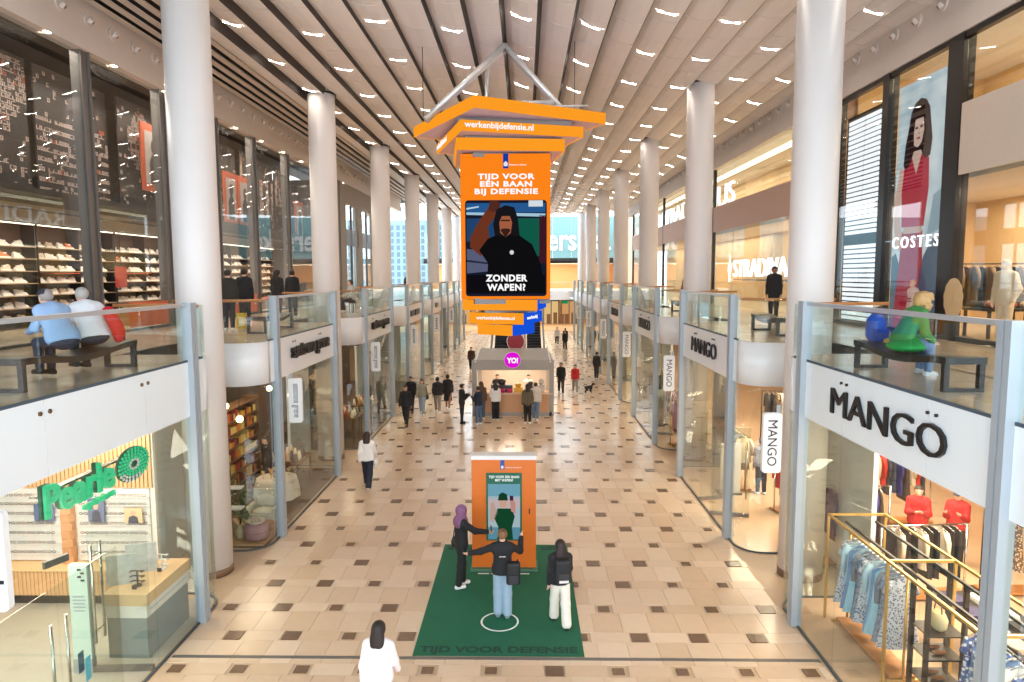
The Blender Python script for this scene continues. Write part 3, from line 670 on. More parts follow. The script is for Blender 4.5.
# ================================================================== hanging display tower
TC = Vector((-.5, 18.95, 0))
m_org = emat('led_orange', srgb(255, 134, 26), .98); m_org2 = emat('led_orange_light', srgb(255, 158, 36), .98); m_blue = emat('led_blue', srgb(22, 84, 222), .95)
m_under = mat('tier_underside', srgb(216, 190, 206), .5, noise=.03); m_truss = mat('truss_alu', srgb(206, 204, 200), .35, metal=.5, noise=.03)
m_ledw = emat('led_white', (1, 1, 1), 1.0)
tw = thing('display_tower', 'hanging orange advertising tower with stepped tiers and a big video screen', 'display tower', (TC.x, TC.y, 4.9))
def tier(yaw, sx, sy, z0, z1, nm, front, side, back):
    R = Matrix.Rotation(yaw, 3, 'Z'); c = Vector((TC.x, TC.y, (z0+z1)/2)); h = z1-z0
    tb_ = MB().obox(c, (sx-.02, sy-.02, h-.02), R).build(nm, m_under, tw)
    for ax, ln, off, mm in ((0, sx, -sy/2, front), (1, sy, sx/2, side), (1, sy, -sx/2, front), (0, sx, sy/2, back)):
        cc = c+R @ (Vector((0, off, 0)) if ax == 0 else Vector((off, 0, 0)))
        MB().obox(cc, (ln, .03, h) if ax == 0 else (.03, ln, h), R).build('led_face', mm, tb_)
    return R, c, tb_
R1, c1, t1_ = tier(.52, 3.75, 3.9, 10.38, 10.66, 'tier', m_org2, m_org2, m_org2)
R2, c2, t2_ = tier(.30, 3.15, 3.3, 9.98, 10.24, 'tier', m_org2, m_org2, m_org2)
R3, c3, t3_ = tier(.12, 2.72, 2.75, 9.62, 9.92, 'tier', m_org2, m_org2, m_org2)
for z0, z1, w in ((10.24, 10.38, 2.9), (9.92, 9.98, 2.5), (9.5, 9.62, 2.05), (5.75, 5.9, 2.0), (5.5, 5.58, 1.4), (5.17, 5.2, 1.0)):
    MB().obox((TC.x, TC.y, (z0+z1)/2), (w, w, z1-z0), .2).build('core_frame', m_mull, tw)
tier(-.14, 1.98, 1.98, 5.58, 5.86, 'tier', m_org2, m_blue, m_blue)
R5, c5, t5_ = tier(-.33, 1.55, 1.55, 5.2, 5.5, 'tier', m_org2, m_blue, m_blue)
tier(-.55, 1.12, 1.12, 4.88, 5.17, 'tier', m_org2, m_blue, m_blue)
def tvec(R, v): return R @ Vector(v)
text('lettering', 'werk', c2+tvec(R2, (-.62, -3.3/2-.017, .01)), tvec(R2, (1, 0, 0)), (0, 0, 1), 1.75, .2, .012, m_ledw, t2_)
text('lettering', 'werk', c2+tvec(R2, (-3.15/2-.017, .9, .01)), tvec(R2, (0, -1, 0)), (0, 0, 1), 1.5, .2, .012, m_ledw, t2_)
text('lettering', 'werk', c5+tvec(R5, (-.02, -1.55/2-.017, 0)), tvec(R5, (1, 0, 0)), (0, 0, 1), 1.1, .12, .012, m_ledw, t5_)
text('lettering', 'wb', c5+tvec(R5, (1.55/2+.017, -.1, 0)), tvec(R5, (0, 1, 0)), (0, 0, 1), .9, .12, .012, m_ledw, t5_)
SXa, SXb, SZ0, SZ1, SY = -1.62, .66, 5.88, 9.68, 17.82
scr = MB().box(SXa, SXb, SY, SY+2.26, SZ0, SZ1-.12).build('screen_box', m_mull, tw)
scf = MB().box(SXa, SXb, SY-.02, SY, SZ0, SZ1-.1).build('screen', m_org, tw)
for x in (SXa-.015, SXb+.0): MB().box(x, x+.015, SY, SY+2.26, SZ0, SZ1-.12).build('screen_side', m_org, tw)
SWd, SHt = SXb-SXa, SZ1-.1-SZ0
def sp(nm, poly, col, lay, s=.9):    # poly in fractions of the screen
    MB().plate([(x*SWd, y*SHt) for x, y in poly], (SXa, SY-.02-.004*lay, SZ0), (1, 0, 0), (0, 0, 1), .003).build(nm, emat('screen_%d_%d_%d' % col, srgb(*col), s), scf)
def rrect(x0, x1, y0, y1, r, asp): 
    out = []
    for cx, cy, a in ((x1-r, y1-r*asp, 0), (x0+r, y1-r*asp, 1), (x0+r, y0+r*asp, 2), (x1-r, y0+r*asp, 3)):
        out += [(cx+r*math.cos((a+i/4)*math.pi/2), cy+r*asp*math.sin((a+i/4)*math.pi/2)) for i in range(5)]
    return out
sp('picture', rrect(.045, .965, .02, .685, .035, .62), (24, 30, 46), 1)
sp('picture_light', [(.06, .60), (.95, .60), (.95, .665), (.06, .665)], (40, 92, 150), 2)
sp('picture_light', [(.06, .585), (.95, .57), (.95, .592), (.06, .602)], (170, 205, 225), 3)
sp('picture_light', [(.76, .64), (.92, .64), (.92, .682), (.76, .682)], (220, 230, 236), 3)
sp('picture_light', [(.06, .62), (.2, .635), (.2, .645), (.06, .632)], (190, 220, 235), 3)
sp('picture_haze', [(.06, .4), (.95, .4), (.95, .56), (.06, .56)], (34, 70, 112), 2)
sp('picture_green', [(.7, .3), (.88, .3), (.88, .56), (.62, .56)], (18, 92, 74), 3)
sp('picture_red', [(.88, .25), (.955, .25), (.955, .58), (.88, .58)], (64, 26, 38), 3)
sp('picture_bench', [(.06, .18), (.4, .2), (.4, .33), (.06, .35)], (92, 96, 124), 3)
sp('picture_bench', [(.06, .26), (.36, .24), (.36, .25), (.06, .275)], (40, 44, 60), 4)
sp('picture_floor', [(.06, .04), (.95, .04), (.95, .17), (.06, .17)], (16, 14, 20), 2)
sp('picture_arm', [(.1, .36), (.22, .3), (.32, .42), (.3, .5), (.44, .62), (.4, .675), (.34, .665), (.2, .54), (.1, .43)], (112, 54, 34), 5)
sp('picture_glove', [(.31, .61), (.42, .6), (.45, .66), (.4, .682), (.32, .675)], (84, 44, 36), 6)
sp('picture_coat', [(.28, .04), (.95, .04), (.9, .24), (.8, .38), (.64, .45), (.42, .45), (.3, .42), (.2, .34), (.3, .25)], (16, 15, 18), 6)
sp('picture_hood', [(.38, .44), (.66, .44), (.64, .56), (.6, .635), (.5, .65), (.4, .62), (.36, .52)], (24, 24, 28), 7)
sp('picture_face', [(.44, .46), (.5, .43), (.56, .46), (.575, .53), (.55, .575), (.46, .575), (.43, .53)], (168, 96, 66), 8)
sp('picture_beard', [(.44, .48), (.5, .425), (.56, .48), (.53, .49), (.47, .49)], (58, 34, 28), 9)
sp('picture_brow', [(.45, .54), (.55, .54), (.55, .55), (.45, .55)], (50, 30, 26), 9)
sp('picture_badge', [(.57+.025*math.cos(i*.785), .325+.016*math.sin(i*.785)) for i in range(8)], (226, 226, 226), 8)
sp('ribbon', [(.475, .9), (.535, .9), (.535, 1.0), (.475, 1.0)], (24, 60, 170), 2)
sp('ribbon_mark', [(.485, .915), (.525, .915), (.53, .935), (.505, .95), (.48, .935)], (240, 240, 250), 3)
text('lettering', 'def', (SXa+.64*SWd, SY-.03, SZ0+.925*SHt), (1, 0, 0), (0, 0, 1), .44, .04, .004, m_ledw, scf)
text('lettering', 'tijd', (SXa+.51*SWd, SY-.03, SZ0+.79*SHt), (1, 0, 0), (0, 0, 1), 1.62, .56, .008, m_ledw, scf)
text('lettering', 'zonder', (SXa+.51*SWd, SY-.06, SZ0+.115*SHt), (1, 0, 0), (0, 0, 1), 1.08, .42, .008, m_ledw, scf)
# suspension frame above
ap = Vector((TC.x+.0, TC.y-.2, 12.62))
for q in ((-2.05, -.9), (1.9, -.1)):
    e = Vector((TC.x+q[0], TC.y+q[1], 10.5))
    for d in (0, .18): MB().tube([ap+Vector((0, d, -.06)), e+Vector((0, d, 0))], .075, 8).build('truss_arm', m_truss, tw)
MB().tube([(TC.x-1.3, TC.y-.4, 11.0), (TC.x+1.3, TC.y-.3, 11.05)], .06, 8).build('truss_beam', m_truss, tw)
MB().tube([(TC.x-.55, TC.y+.3, 11.0), (TC.x-.5, TC.y+.5, 12.3)], .05, 8).build('truss_beam', m_truss, tw)
MB().tube([(TC.x+1.2, TC.y-.3, 10.7), (TC.x+1.2, TC.y-.3, 11.2)], .04, 8).build('truss_bracket', m_truss, tw)
MB().tube([(TC.x+1.0, TC.y-.3, 10.95), (TC.x+2.2, TC.y-.3, 10.95)], .025, 8).build('truss_bracket', m_truss, tw)
MB().tube([ap, (ap.x, ap.y, 13.2)], .015, 6).build('hanging_cable', m_dark, tw)
for q in ((-2.25, .2), (1.9, .6)): MB().tube([(TC.x+q[0], TC.y+q[1], 10.5), (TC.x+q[0], TC.y+q[1], 13.0)], .01, 6).build('hanging_cable', m_dark, tw)
# ================================================================== photo booth on the green mat
m_mat = mat('green_carpet', srgb(16, 98, 70), .8, noise=.12, nscale=3)
mt = thing('floor_mat', 'green printed carpet mat in front of the orange photo booth', 'mat', (-.46, 13.6, 0))
MB().box(-1.93, 1.02, 11.13, 16.0, .004, .012).build('carpet', m_mat, mt)
MB().lathe([(.36, .0121), (.36, .0135), (.325, .0135), (.325, .0121)], 40, (-.47, 12.3, 0), cap=False).build('white_ring', mat('mat_print_white', srgb(236, 238, 236), .7, noise=.03), mt)
m_mp = mat('mat_print_dark', srgb(10, 62, 48), .8, noise=.05)
text('lettering', 'tvd', (-.46, 11.3, .0125), (1, 0, 0), (0, 1, 0), 2.75, .27, .003, m_mp, mt)
text('lettering', 'tvd', (-.46, 15.8, .0125), (-1, 0, 0), (0, -1, 0), 2.75, .27, .003, m_mp, mt)
for a, b in ((-1.02, -.78), (-.74, -.42), (-.38, -.2), (-.16, .1)): MB().box(a, b, 14.35, 14.4, .0121, .0135).build('print_line', MATS['mat_print_white'], mt)
bo = thing('photo_booth', 'orange upright photo booth with a tall screen on the green mat', 'booth', (-.46, 15.0, 0))
m_bo = mat('booth_orange', srgb(214, 108, 24), .42, noise=.04, nscale=2)
MB().box(-1.16, .25, 14.6, 14.92, .06, 2.49).build('cabinet', m_bo, bo)
MB().box(-1.2, .29, 14.48, 15.0, .0125, .06).build('base', mat('booth_base', srgb(80, 120, 96), .6, noise=.04), bo)
MB().box(-1.17, .26, 14.59, 14.93, 2.49, 2.58).build('top_cap', m_white, bo)
BX0, BX1, BZ0, BZ1 = -.84, -.06, .68, 2.2
bsf = MB().box(BX0, BX1, 14.575, 14.6, BZ0, BZ1).build('screen_frame', mat('screen_frame_green', srgb(10, 92, 66), .4, noise=.03), bo)
def bp_(nm, poly, col, lay, s=.8):
    w, h = BX1-BX0, BZ1-BZ0
    MB().plate([(x*w, y*h) for x, y in poly], (BX0, 14.575-.003*lay, BZ0), (1, 0, 0), (0, 0, 1), .002).build(nm, emat('booth_%d_%d_%d' % col, srgb(*col), s), bsf)
bp_('screen', [(.05, .02), (.95, .02), (.95, .84), (.05, .84)], (176, 196, 204), 1)
bp_('picture_sky', [(.05, .66), (.95, .66), (.95, .84), (.05, .84)], (120, 176, 196), 2)
bp_('picture_wall', [(.05, .48), (.95, .48), (.95, .62), (.05, .62)], (206, 190, 190), 2)
bp_('picture_floor', [(.05, .02), (.95, .02), (.95, .2), (.05, .2)], (96, 150, 170), 2)
bp_('picture_body', [(.3, .02), (.75, .02), (.72, .2), (.8, .36), (.72, .48), (.32, .48), (.22, .34), (.34, .2)], (22, 74, 46), 3)
bp_('picture_arm', [(.1, .3), (.2, .28), (.32, .42), (.2, .58), (.12, .55)], (200, 170, 156), 3)
bp_('picture_arm', [(.7, .44), (.82, .4), (.82, .56), (.72, .66), (.66, .6)], (206, 150, 140), 4)
bp_('picture_phone', [(.66, .6), (.76, .6), (.76, .67), (.66, .67)], (70, 36, 66), 5)
bp_('picture_face', [(.38, .5), (.56, .5), (.58, .62), (.36, .62)], (216, 172, 150), 4)
bp_('picture_helmet', [(.33, .6), (.61, .6), (.58, .69), (.46, .72), (.36, .69)], (26, 66, 42), 5)
text('lettering', 'imp', (-.45, 14.57, 2.08), (1, 0, 0), (0, 0, 1), .66, .13, .004, m_ledw, bsf)
MB().box(-.53, -.44, 14.585, 14.6, 2.28, 2.49).build('ribbon', mat('ribbon_blue', srgb(30, 76, 150), .5, noise=.03), bo)
MB().box(-.51, -.46, 14.582, 14.586, 2.3, 2.36).build('ribbon_mark', m_white, bo)
text('lettering', 'def', (-.24, 14.596, 2.32), (1, 0, 0), (0, 0, 1), .34, .025, .004, m_white, bo)
MB().box(.09, .12, 14.585, 14.6, 1.28, 1.4).build('latch', m_dark, bo)
# ================================================================== yoghurt kiosk
kx0, kx1, ky0, ky1 = -2.42, 1.36, 31.2, 35.2
m_kg = mat('kiosk_grey', srgb(158, 150, 140), .5, noise=.05); m_kw = mat('kiosk_timber', srgb(206, 156, 112), .5, noise=.1)
ki = thing('yoghurt_kiosk', 'grey kiosk with sloping slatted roof and timber counter in the middle of the hall', 'kiosk', ((kx0+kx1)/2, (ky0+ky1)/2, 0))
for x in (kx0, kx1-.22):
    for y in (ky0, ky1-.2): MB().box(x, x+.22, y, y+.2, 0, 2.35).build('post', m_kg, ki)
MB().box(kx0, kx1, ky0-.03, ky0, 2.15, 2.62).build('front_beam', m_kg, ki)
for x in (kx0, kx1-.08): MB().box(x, x+.08, ky0, ky1, 2.15, 2.5).build('side_beam', m_kg, ki)
MB().box(kx0, kx1, ky1, ky1+.05, 2.15, 2.5).build('rear_beam', m_kg, ki)
for i in range(7):
    y = ky0+.25+.52*i; MB().obox(((kx0+kx1)/2, y, 2.56+.03*i), (kx1-kx0-.1-.05*i, .4, .04), Matrix.Rotation(.12, 3, 'X')).build('roof_slat', m_kg, ki)
for x in (kx0+.02, kx1-.1): MB().obox((x+.04+(.22 if x < 0 else -.22)*.5, ky0+1.9, 2.66), (.07, 3.9, .07), Matrix.Rotation(.055, 3, 'X')).build('roof_edge', m_white, ki)
MB().box(kx0+.25, kx1-.25, ky0+.02, ky0+.6, .18, 1.02).build('counter', m_kw, ki); kc_ = [c for c in ki.children if c.name.startswith('counter')][-1]
MB().box(kx0+.05, kx1-.05, ky0-.06, ky0+.7, 1.02, 1.08).build('counter_top', mat('kiosk_top', srgb(224, 186, 150), .3, noise=.05), ki)
for i in range(40): MB().box(kx0+.28+.083*i, kx0+.32+.083*i, ky0, ky0+.03, .18, 1.0).build('slat', m_kw, kc_)
MB().box(kx0+.1, kx1-.1, ky0, ky0+.7, 0, .18).build('kick_board', m_kg, ki)
MB().box(kx0+.2, kx1-.2, ky1-.08, ky1, 0, 2.15).build('rear_panel', mat('kiosk_rear', srgb(196, 182, 168), .6, noise=.1, nscale=3), ki)
MB().box(kx0+.5, kx1-.5, ky1-.1, ky1-.085, 1.75, 2.0).build('menu_board', m_dark, ki)
for x in (-1.2, -.2, .7): MB().box(x, x+.5, ky1-.11, ky1-.1, 1.82, 1.9).build('menu_line', m_white, ki)
tb = [(-1.55, (54, 48, 48), 1.0, .5, .62), (-.5, (226, 170, 60), .42, .4, .42), (.1, (66, 58, 56), .34, .35, .5), (.62, (200, 190, 180), .3, .3, .62)]
for nm, (x, c, w, d, h) in zip(('black yoghurt machine', 'yellow juice dispenser', 'dark coffee grinder', 'steel topping dispenser'), tb):
    t = thing('dispenser', '%s standing on the kiosk counter' % nm, 'dispenser', (x+w/2, ky0+.35, 1.08))
    MB().box(x, x+w, ky0+.15, ky0+.15+d, 1.08, 1.08+h*.55).build('body', cmat(c, .4), t)
    MB().lathe([(.6*min(w, d)/2, 0), (.8*min(w, d)/2, h*.3), (.3*min(w, d)/2, h*.45)], 12, (x+w/2, ky0+.15+d/2, 1.08+h*.55)).build('hopper', cmat(c, .3), t)
for i, x in enumerate((-1.42, -1.1, -.78)):
    t = thing('flower_bucket', 'pink topping tub on the kiosk counter, %s of three' % ('leftmost', 'middle', 'rightmost')[i], 'tub', (x+.1, ky0+.08, 1.08), 0, 'pink tubs on the kiosk counter')
    MB().lathe([(.1, 0), (.13, .2), (.115, .2), (.1, .17)], 12, (x+.1, ky0+.1, 1.08)).build('tub', cmat((206, 40, 96), .4), t)
    MB().ball((x+.1, ky0+.1, 1.27), .1, .1, .05).build('filling', cmat((60, 30, 40)), t)
ys_ = thing('round_sign', 'round magenta YO! sign on the front of the kiosk roof', 'sign', (-.55, ky0-.1, 2.3))
MB().tube([(-.55, ky0-.12, 2.62), (-.55, ky0-.03, 2.62)], .36, 32, smooth=False).build('disc', emat('magenta', srgb(226, 20, 214), .95), ys_)
MB().tube([(-.55, ky0-.035, 2.62), (-.55, ky0-.0301, 2.62)], .39, 32, smooth=False).build('rim', m_white, ys_)
text('lettering', 'yo', (-.55, ky0-.13, 2.61), (1, 0, 0), (0, 0, 1), .52, .26, .02, m_ledw, ys_)
rd = thing('round_sign', 'dark red round sign standing behind the kiosk roof', 'sign', (-.55, ky1+.3, 0))
MB().tube([(-.45, ky1+.33, 3.05), (-.45, ky1+.27, 3.05)], .44, 28, smooth=False).build('disc', mat('dark_red_sign', srgb(140, 16, 36), .5, noise=.04), rd)
MB().tube([(-.45, ky1+.35, 3.05), (-.45, ky1+.33, 3.05)], .48, 28, smooth=False).build('rim', m_white, rd)
MB().tube([(-.45, ky1+.3, 0), (-.45, ky1+.3, 2.65)], .04, 8).build('pole', m_chrome, rd)
area_light('kiosk_lamp', (-.5, 33.2, 2.3), 2.5, 2.5, 130, WARM)
# escalators behind the kiosk
for i, x in enumerate((-1.75, .75)):
    e = thing('escalator', 'escalator with black steps rising behind the kiosk, %s one' % ('left', 'right')[i], 'escalator', (x, 52, 0), 0, 'escalators')
    st = MB()
    for q in range(26): st.box(x-.55, x+.55, 50+.4*q, 50.4+.4*q, max(0, .18*q-.35), .18*q+.0)
    o = st.build('steps', mat('escalator_step', srgb(44, 42, 42), .4, metal=.4, noise=.05), e); o['kind'] = 'stuff'
    for s_ in (-1, 1):
        P = [(x+s_*.72, 49, .95), (x+s_*.72, 50, 1.0), (x+s_*.72, 60.4, 5.6), (x+s_*.72, 61.4, 5.7)]
        MB().tube(P, .06, 8).build('handrail', m_dark, e)
        MB().plate([(49.2, 0), (50, 0), (60.5, 4.5), (61.3, 4.6), (61.3, 5.6), (60.4, 5.5), (50, .9), (49.2, .88)], (x+s_*.72-.02, 0, 0), (0, 1, 0), (0, 0, 1), .04).build('balustrade', mat('escalator_side', srgb(200, 196, 190), .3, metal=.3, noise=.03), e)
# ================================================================== benches on the galleries
m_bench = mat('dark_bench', srgb(58, 44, 38), .4, noise=.08); m_bench2 = mat('black_bench', srgb(36, 33, 32), .35, noise=.06)
def bench(label, x, y0, y1, m, seat):
    b = thing('bench', label, 'bench', (x, (y0+y1)/2, 4.95))
    n = 12; w = .27
    vs = []; pts = []
    for i in range(n+1):
        t = i/n; y = y0+(y1-y0)*t; z = 5.36+.05*math.cos(t*2*math.pi); pts.append((y, z))
    mb = MB()
    poly = [(y, z) for y, z in pts]+[(y, z-.09) for y, z in pts[::-1]]
    for i in range(n):
        (ya, za), (yb, zb) = pts[i], pts[i+1]
        mb._add([(x-w, ya, za), (x+w, ya, za), (x+w, yb, zb), (x-w, yb, zb), (x-w, ya, za-.09), (x+w, ya, za-.09), (x+w, yb, zb-.09), (x-w, yb, zb-.09)],
                [(0, 1, 2, 3), (7, 6, 5, 4), (1, 5, 6, 2), (0, 3, 7, 4)]+([(0, 4, 5, 1)] if i == 0 else [])+([(3, 2, 6, 7)] if i == n-1 else []))
    mb.build('seat', m, b)
    for y in (y0+.06, y1-.06):
        for xx in (x-w+.04, x+w-.04): MB().box(xx-.035, xx+.035, y-.04, y+.04, 4.95, 5.32).build('leg', m, b)
        MB().box(x-w+.03, x+w-.03, y-.035, y+.035, 4.95, 5.0).build('foot_bar', m, b)
    return b
bench('dark brown slatted bench with the two seated men on the left gallery', -6.96, 8.9, 11.65, m_bench, None)
bench('black bench with the seated person in green on the right gallery', 5.76, 8.95, 11.45, m_bench2, None)
bench('black bench on the right gallery beside the man in black', 6.6, 17.2, 19.2, m_bench2, None)
bench('dark bench on the left gallery behind the second balustrade', -7.2, 18.2, 20.4, m_bench, None)
bench('black bench with the seated group on the right gallery', 6.5, 26.8, 29.2, m_bench2, None)
# ================================================================== blade signs and fascia lettering
m_sign = mat('sign_white_panel', srgb(238, 238, 236), .3, noise=.01); m_ink = mat('sign_black', srgb(22, 22, 24), .4, noise=.02)
def blade(x0, x1, y, z0, z1, key, label, dx=0.):
    b = thing('blade_sign', label, 'sign', ((x0+x1)/2, y, z0), 0, 'hanging blade signs')
    p = rrect(x0, x1, z0, z1, .06, 1.)
    MB().plate([(u, v) for u, v in p], (0, y, 0), (1, 0, 0), (0, 0, 1), .09).build('panel', m_sign, b)
    MB().box(x0+.03 if x0 < 0 else x1-.1, x0+.1 if x0 < 0 else x1-.03, y-.06, y-.03, z1-.02, 3.99).build('bracket', m_steel, b)
    if key: text('lettering', key, ((x0+x1)/2+dx, y-.092, (z0+z1)/2), (0, 0, -1), (1, 0, 0), (z1-z0)*.76, (x1-x0)*(.5 if key != 'grenet' else .55), .004, m_ink, b)
    else:
        for i in range(7): MB().box((x0+x1)/2-.06, (x0+x1)/2+.06, y-.096, y-.09, z0+.2+.11*i, z0+.26+.11*i).build('mark', m_ink, b)
    return b
for i, k in enumerate(KS):
    B = B0+PER*k; A = A0+PER*k
    if i < 6: blade(XR-.42, XR-.06, B+.85, 2.66, 3.84, 'mangot', 'white vertical MANGO blade sign, %s from the camera on the right side' % ORD[i])
blade(XL-.02+.05, XL+.38, 17.35, 2.73, 3.88, 'grenet', 'white vertical søstrene grene blade sign, nearer of the two on the left side')
blade(XL+.05, XL+.4, 17.35+PER, 2.73, 3.88, 'grenet', 'white vertical søstrene grene blade sign, further of the two on the left side')
blade(XL-.12, XL+.25, 7.42, 2.71, 3.88, 'pearle', 'white rounded blade sign at the left picture edge by the optician', .06)
for i in (2, 3, 4): blade(XL+.05, XL+.4, 17.35+PER*i, 2.73, 3.88, None, 'white vertical blade sign with small dark marks, %s shop along the left side' % ORD[i+1])
for i, k in enumerate(KS[:4]):
    A = A0+PER*k
    ya, yb = ((A+.95), (A+4.0)) if k == -1 else (A+1.3, A+3.9)
    t = thing('shop_sign', 'black MANGO letters on the white fascia, %s bay from the camera on the right side' % ORD[i], 'sign', (XR, (ya+yb)/2, 4.2), 0, 'MANGO fascia signs')
    text('lettering', 'mango', (XR-.03, (ya+yb)/2, 4.46), (0, -1, 0), (0, 0, 1), yb-ya, .42, .04, m_ink, t)
    for q in (-.09, .09):
        for yy in (yb-.38, ya+.34): MB().tube([(XR-.03, yy+q, 4.78), (XR, yy+q, 4.78)], .022, 8).build('dot', m_ink, t)
for i in (0, 1):
    A = A0+PER*i
    t = thing('shop_sign', 'bold black søstrene grene letters on the white fascia, %s on the left side' % ('nearer' if i == 0 else 'further'), 'sign', (XL, A+2.6, 4.2), 0, 'grene fascia signs')
    text('lettering', 'grene', (XL+.06, A+2.7, 4.46), (0, 1, 0), (0, 0, 1), 3.3, .46, .1, m_ink, t)
    MB().box(XL-.0, XL+.02, A+1.1, A+4.3, 4.44, 4.47).build('sign_rail', m_ink, t)
for i in (2, 3):
    A = A0+PER*i
    t = thing('shop_sign', 'small dark sign marks on the white fascia of the %s bay on the left' % ORD[i+1], 'sign', (XL, A+2.6, 4.2))
    for a, b in ((1.1, 2.3), (2.6, 4.0)) if i == 2 else ((2.0, 3.2),): MB().box(XL, XL+.05, A+a, A+b, 4.3, 4.62).build('mark', m_ink, t)
# ================================================================== optician, left near bay
YW = 13.3
wo_ = sbuild(MB().box(-12.6, -7.45, YW, YW+.1, 0, 3.93), 'wall_optician', mat('optician_white', srgb(236, 226, 214), .5, noise=.03))
sbuild(MB().box(-12.7, -12.6, 2, YW, 0, 3.93), 'wall_optician_back', MATS['optician_white'])
sbuild(MB().box(-8.0, -7.9, YW+.1, 14.4, 0, 3.93), 'wall_optician_side', MATS['optician_white'])
m_slat = mat('pale_timber_slat', srgb(216, 172, 124), .5, noise=.1)
sbuild(MB().box(-12.6, -8.0, 2, YW, .001, .004), 'floor_optician', m_pfloor); sbuild(MB().box(-8.0, -6.2, 6.2, YW-.1, .001, .004), 'floor_optician_front', m_pfloor)
for i in range(60): MB().box(-12.5+.084*i, -12.44+.084*i, YW-.045, YW-.002, 2.27, 3.92).build('slat', m_slat, wo_)
dk = thing('wall_cabinet', 'low ribbed timber cabinet along the optician display wall', 'cabinet', (-9.9, YW-.25, 0))
cb_ = MB().box(-12.5, -7.5, YW-.42, YW-.005, .2, .7).build('body', m_slat, dk)
for i in range(62): MB().box(-12.48+.08*i, -12.44+.08*i, YW-.44, YW-.42, .2, .68).build('rib', m_slat, cb_)
MB().box(-12.5, -7.48, YW-.46, YW-.005, .7, .74).build('top', mat('pale_top', srgb(230, 190, 140), .4, noise=.06), dk)
MB().box(-12.5, -7.5, YW-.36, YW-.005, 0, .2).build('toe_kick', m_dark, dk)
rs = random.Random(4)
def spec_mesh(c):
    mb = MB()
    for q in (-.05, .05): mb.tube([(q+.034*math.cos(a), 0, .024*math.sin(a)) for a in [i*.785 for i in range(9)]], .006, 4)
    return mb.tube([(-.02, 0, .008), (.02, 0, .008)], .006, 4).mesh('spectacles', cmat(c, .4))
glm = [spec_mesh(c) for c in ((70, 56, 52), (110, 74, 58), (40, 40, 46))]
for pn, (xa, xb) in enumerate(((-12.3, -9.35), (-9.0, -7.55))):
    r = thing('spectacle_rack', 'white wall rack with rows of spectacles in the optician, %s one' % ('wide left', 'narrow right')[pn], 'shelf', ((xa+xb)/2, YW, .8), 0, 'spectacle racks')
    MB().box(xa, xb, YW-.04, YW-.002, .76, 2.25).build('back_panel', m_white, r)
    for z in (.95, 1.15, 1.35, 1.55, 1.75, 1.95, 2.13):
        MB().box(xa, xb, YW-.1, YW-.04, z-.042, z-.03).build('shelf_board', m_white, r)
        for i in range(int((xb-xa)/.2)):
            o = link('spectacles', rs.choice(glm), None, (xa+.12+.2*i, YW-.08, z)); tag(o, 'pair of spectacles on the white wall racks of the optician', 'spectacles', 'spectacles on the racks')
wc = thing('timber_totem', 'stacked pale timber blocks between the spectacle racks', 'decoration', (-9.18, YW-.1, .74))
for i in range(8): MB().obox((-9.18, YW-.12, .83+.17*i), (.2, .16, .165), .15*(-1)**i).build('block', cmat((206, 150, 106)), wc)
for i, (xa, xb, z0, z1, c) in enumerate(((-8.75, -8.42, 1.6, 2.08, (110, 120, 150)), (-8.02, -7.66, 1.58, 1.88, (226, 190, 150)), (-9.85, -9.45, 1.6, 1.95, (90, 110, 150)))):
    p = thing('wall_photo', 'photo of a %s on the optician display wall' % ('person in a blue-grey sweater', 'face with glasses in a pale box frame', 'face in blue light')[i], 'poster', ((xa+xb)/2, YW-.12, z0))
    MB().box(xa, xb, YW-.135, YW-.11, z0, z1).build('board', cmat(c), p)
    w, h = xb-xa, z1-z0
    MB().plate([(w*.5+w*.16*math.cos(a*.5236), h*.68+h*.17*math.sin(a*.5236)) for a in range(12)], (xa, YW-.137, z0), (1, 0, 0), (0, 0, 1), .003).build('face', cmat((214, 170, 146)), p)
    MB().plate([(w*.2, 0), (w*.8, 0), (w*.74, h*.4), (w*.5, h*.52), (w*.26, h*.4)], (xa, YW-.136, z0), (1, 0, 0), (0, 0, 1), .002).build('sweater', cmat((78, 82, 98)), p)
# corner display counter
ct = thing('display_counter', 'grey stone display counter with timber top in the optician window corner', 'counter', (-6.8, 11.7, 0))
MB().box(-7.1, -6.42, 11.0, 12.42, 0, .73).build('stone_base', mat('blue_grey_stone', srgb(126, 140, 146), .35, noise=.1, nscale=4), ct)
MB().box(-7.12, -6.4, 10.98, 12.44, .73, .95).build('white_band', m_white, ct)
MB().box(-7.14, -6.38, 10.96, 12.46, .95, 1.15).build('timber_top', mat('counter_timber', srgb(216, 180, 136), .4, noise=.08, nscale=6), ct)
for i in range(14): MB().box(-6.399, -6.396, 11.1+.09*i, 11.16+.09*i, .83, .85).build('print_line', m_steel, ct)
for i, (y, x) in enumerate(((11.35, -7.0), (11.85, -6.95))):
    p = thing('photo_card', ('grey photo card standing on the display counter, nearer one', 'grey photo card standing on the display counter, further one')[i], 'card', (x, y, 1.15))
    MB().obox((x, y, 1.42), (.5, .02, .54), .35).build('card', mat('grey_photo', srgb(186, 190, 190), .4, noise=.35, nscale=9), p)
    MB().obox((x+.02, y+.07, 1.2), (.3, .12, .1), .35).build('foot', m_white, p)
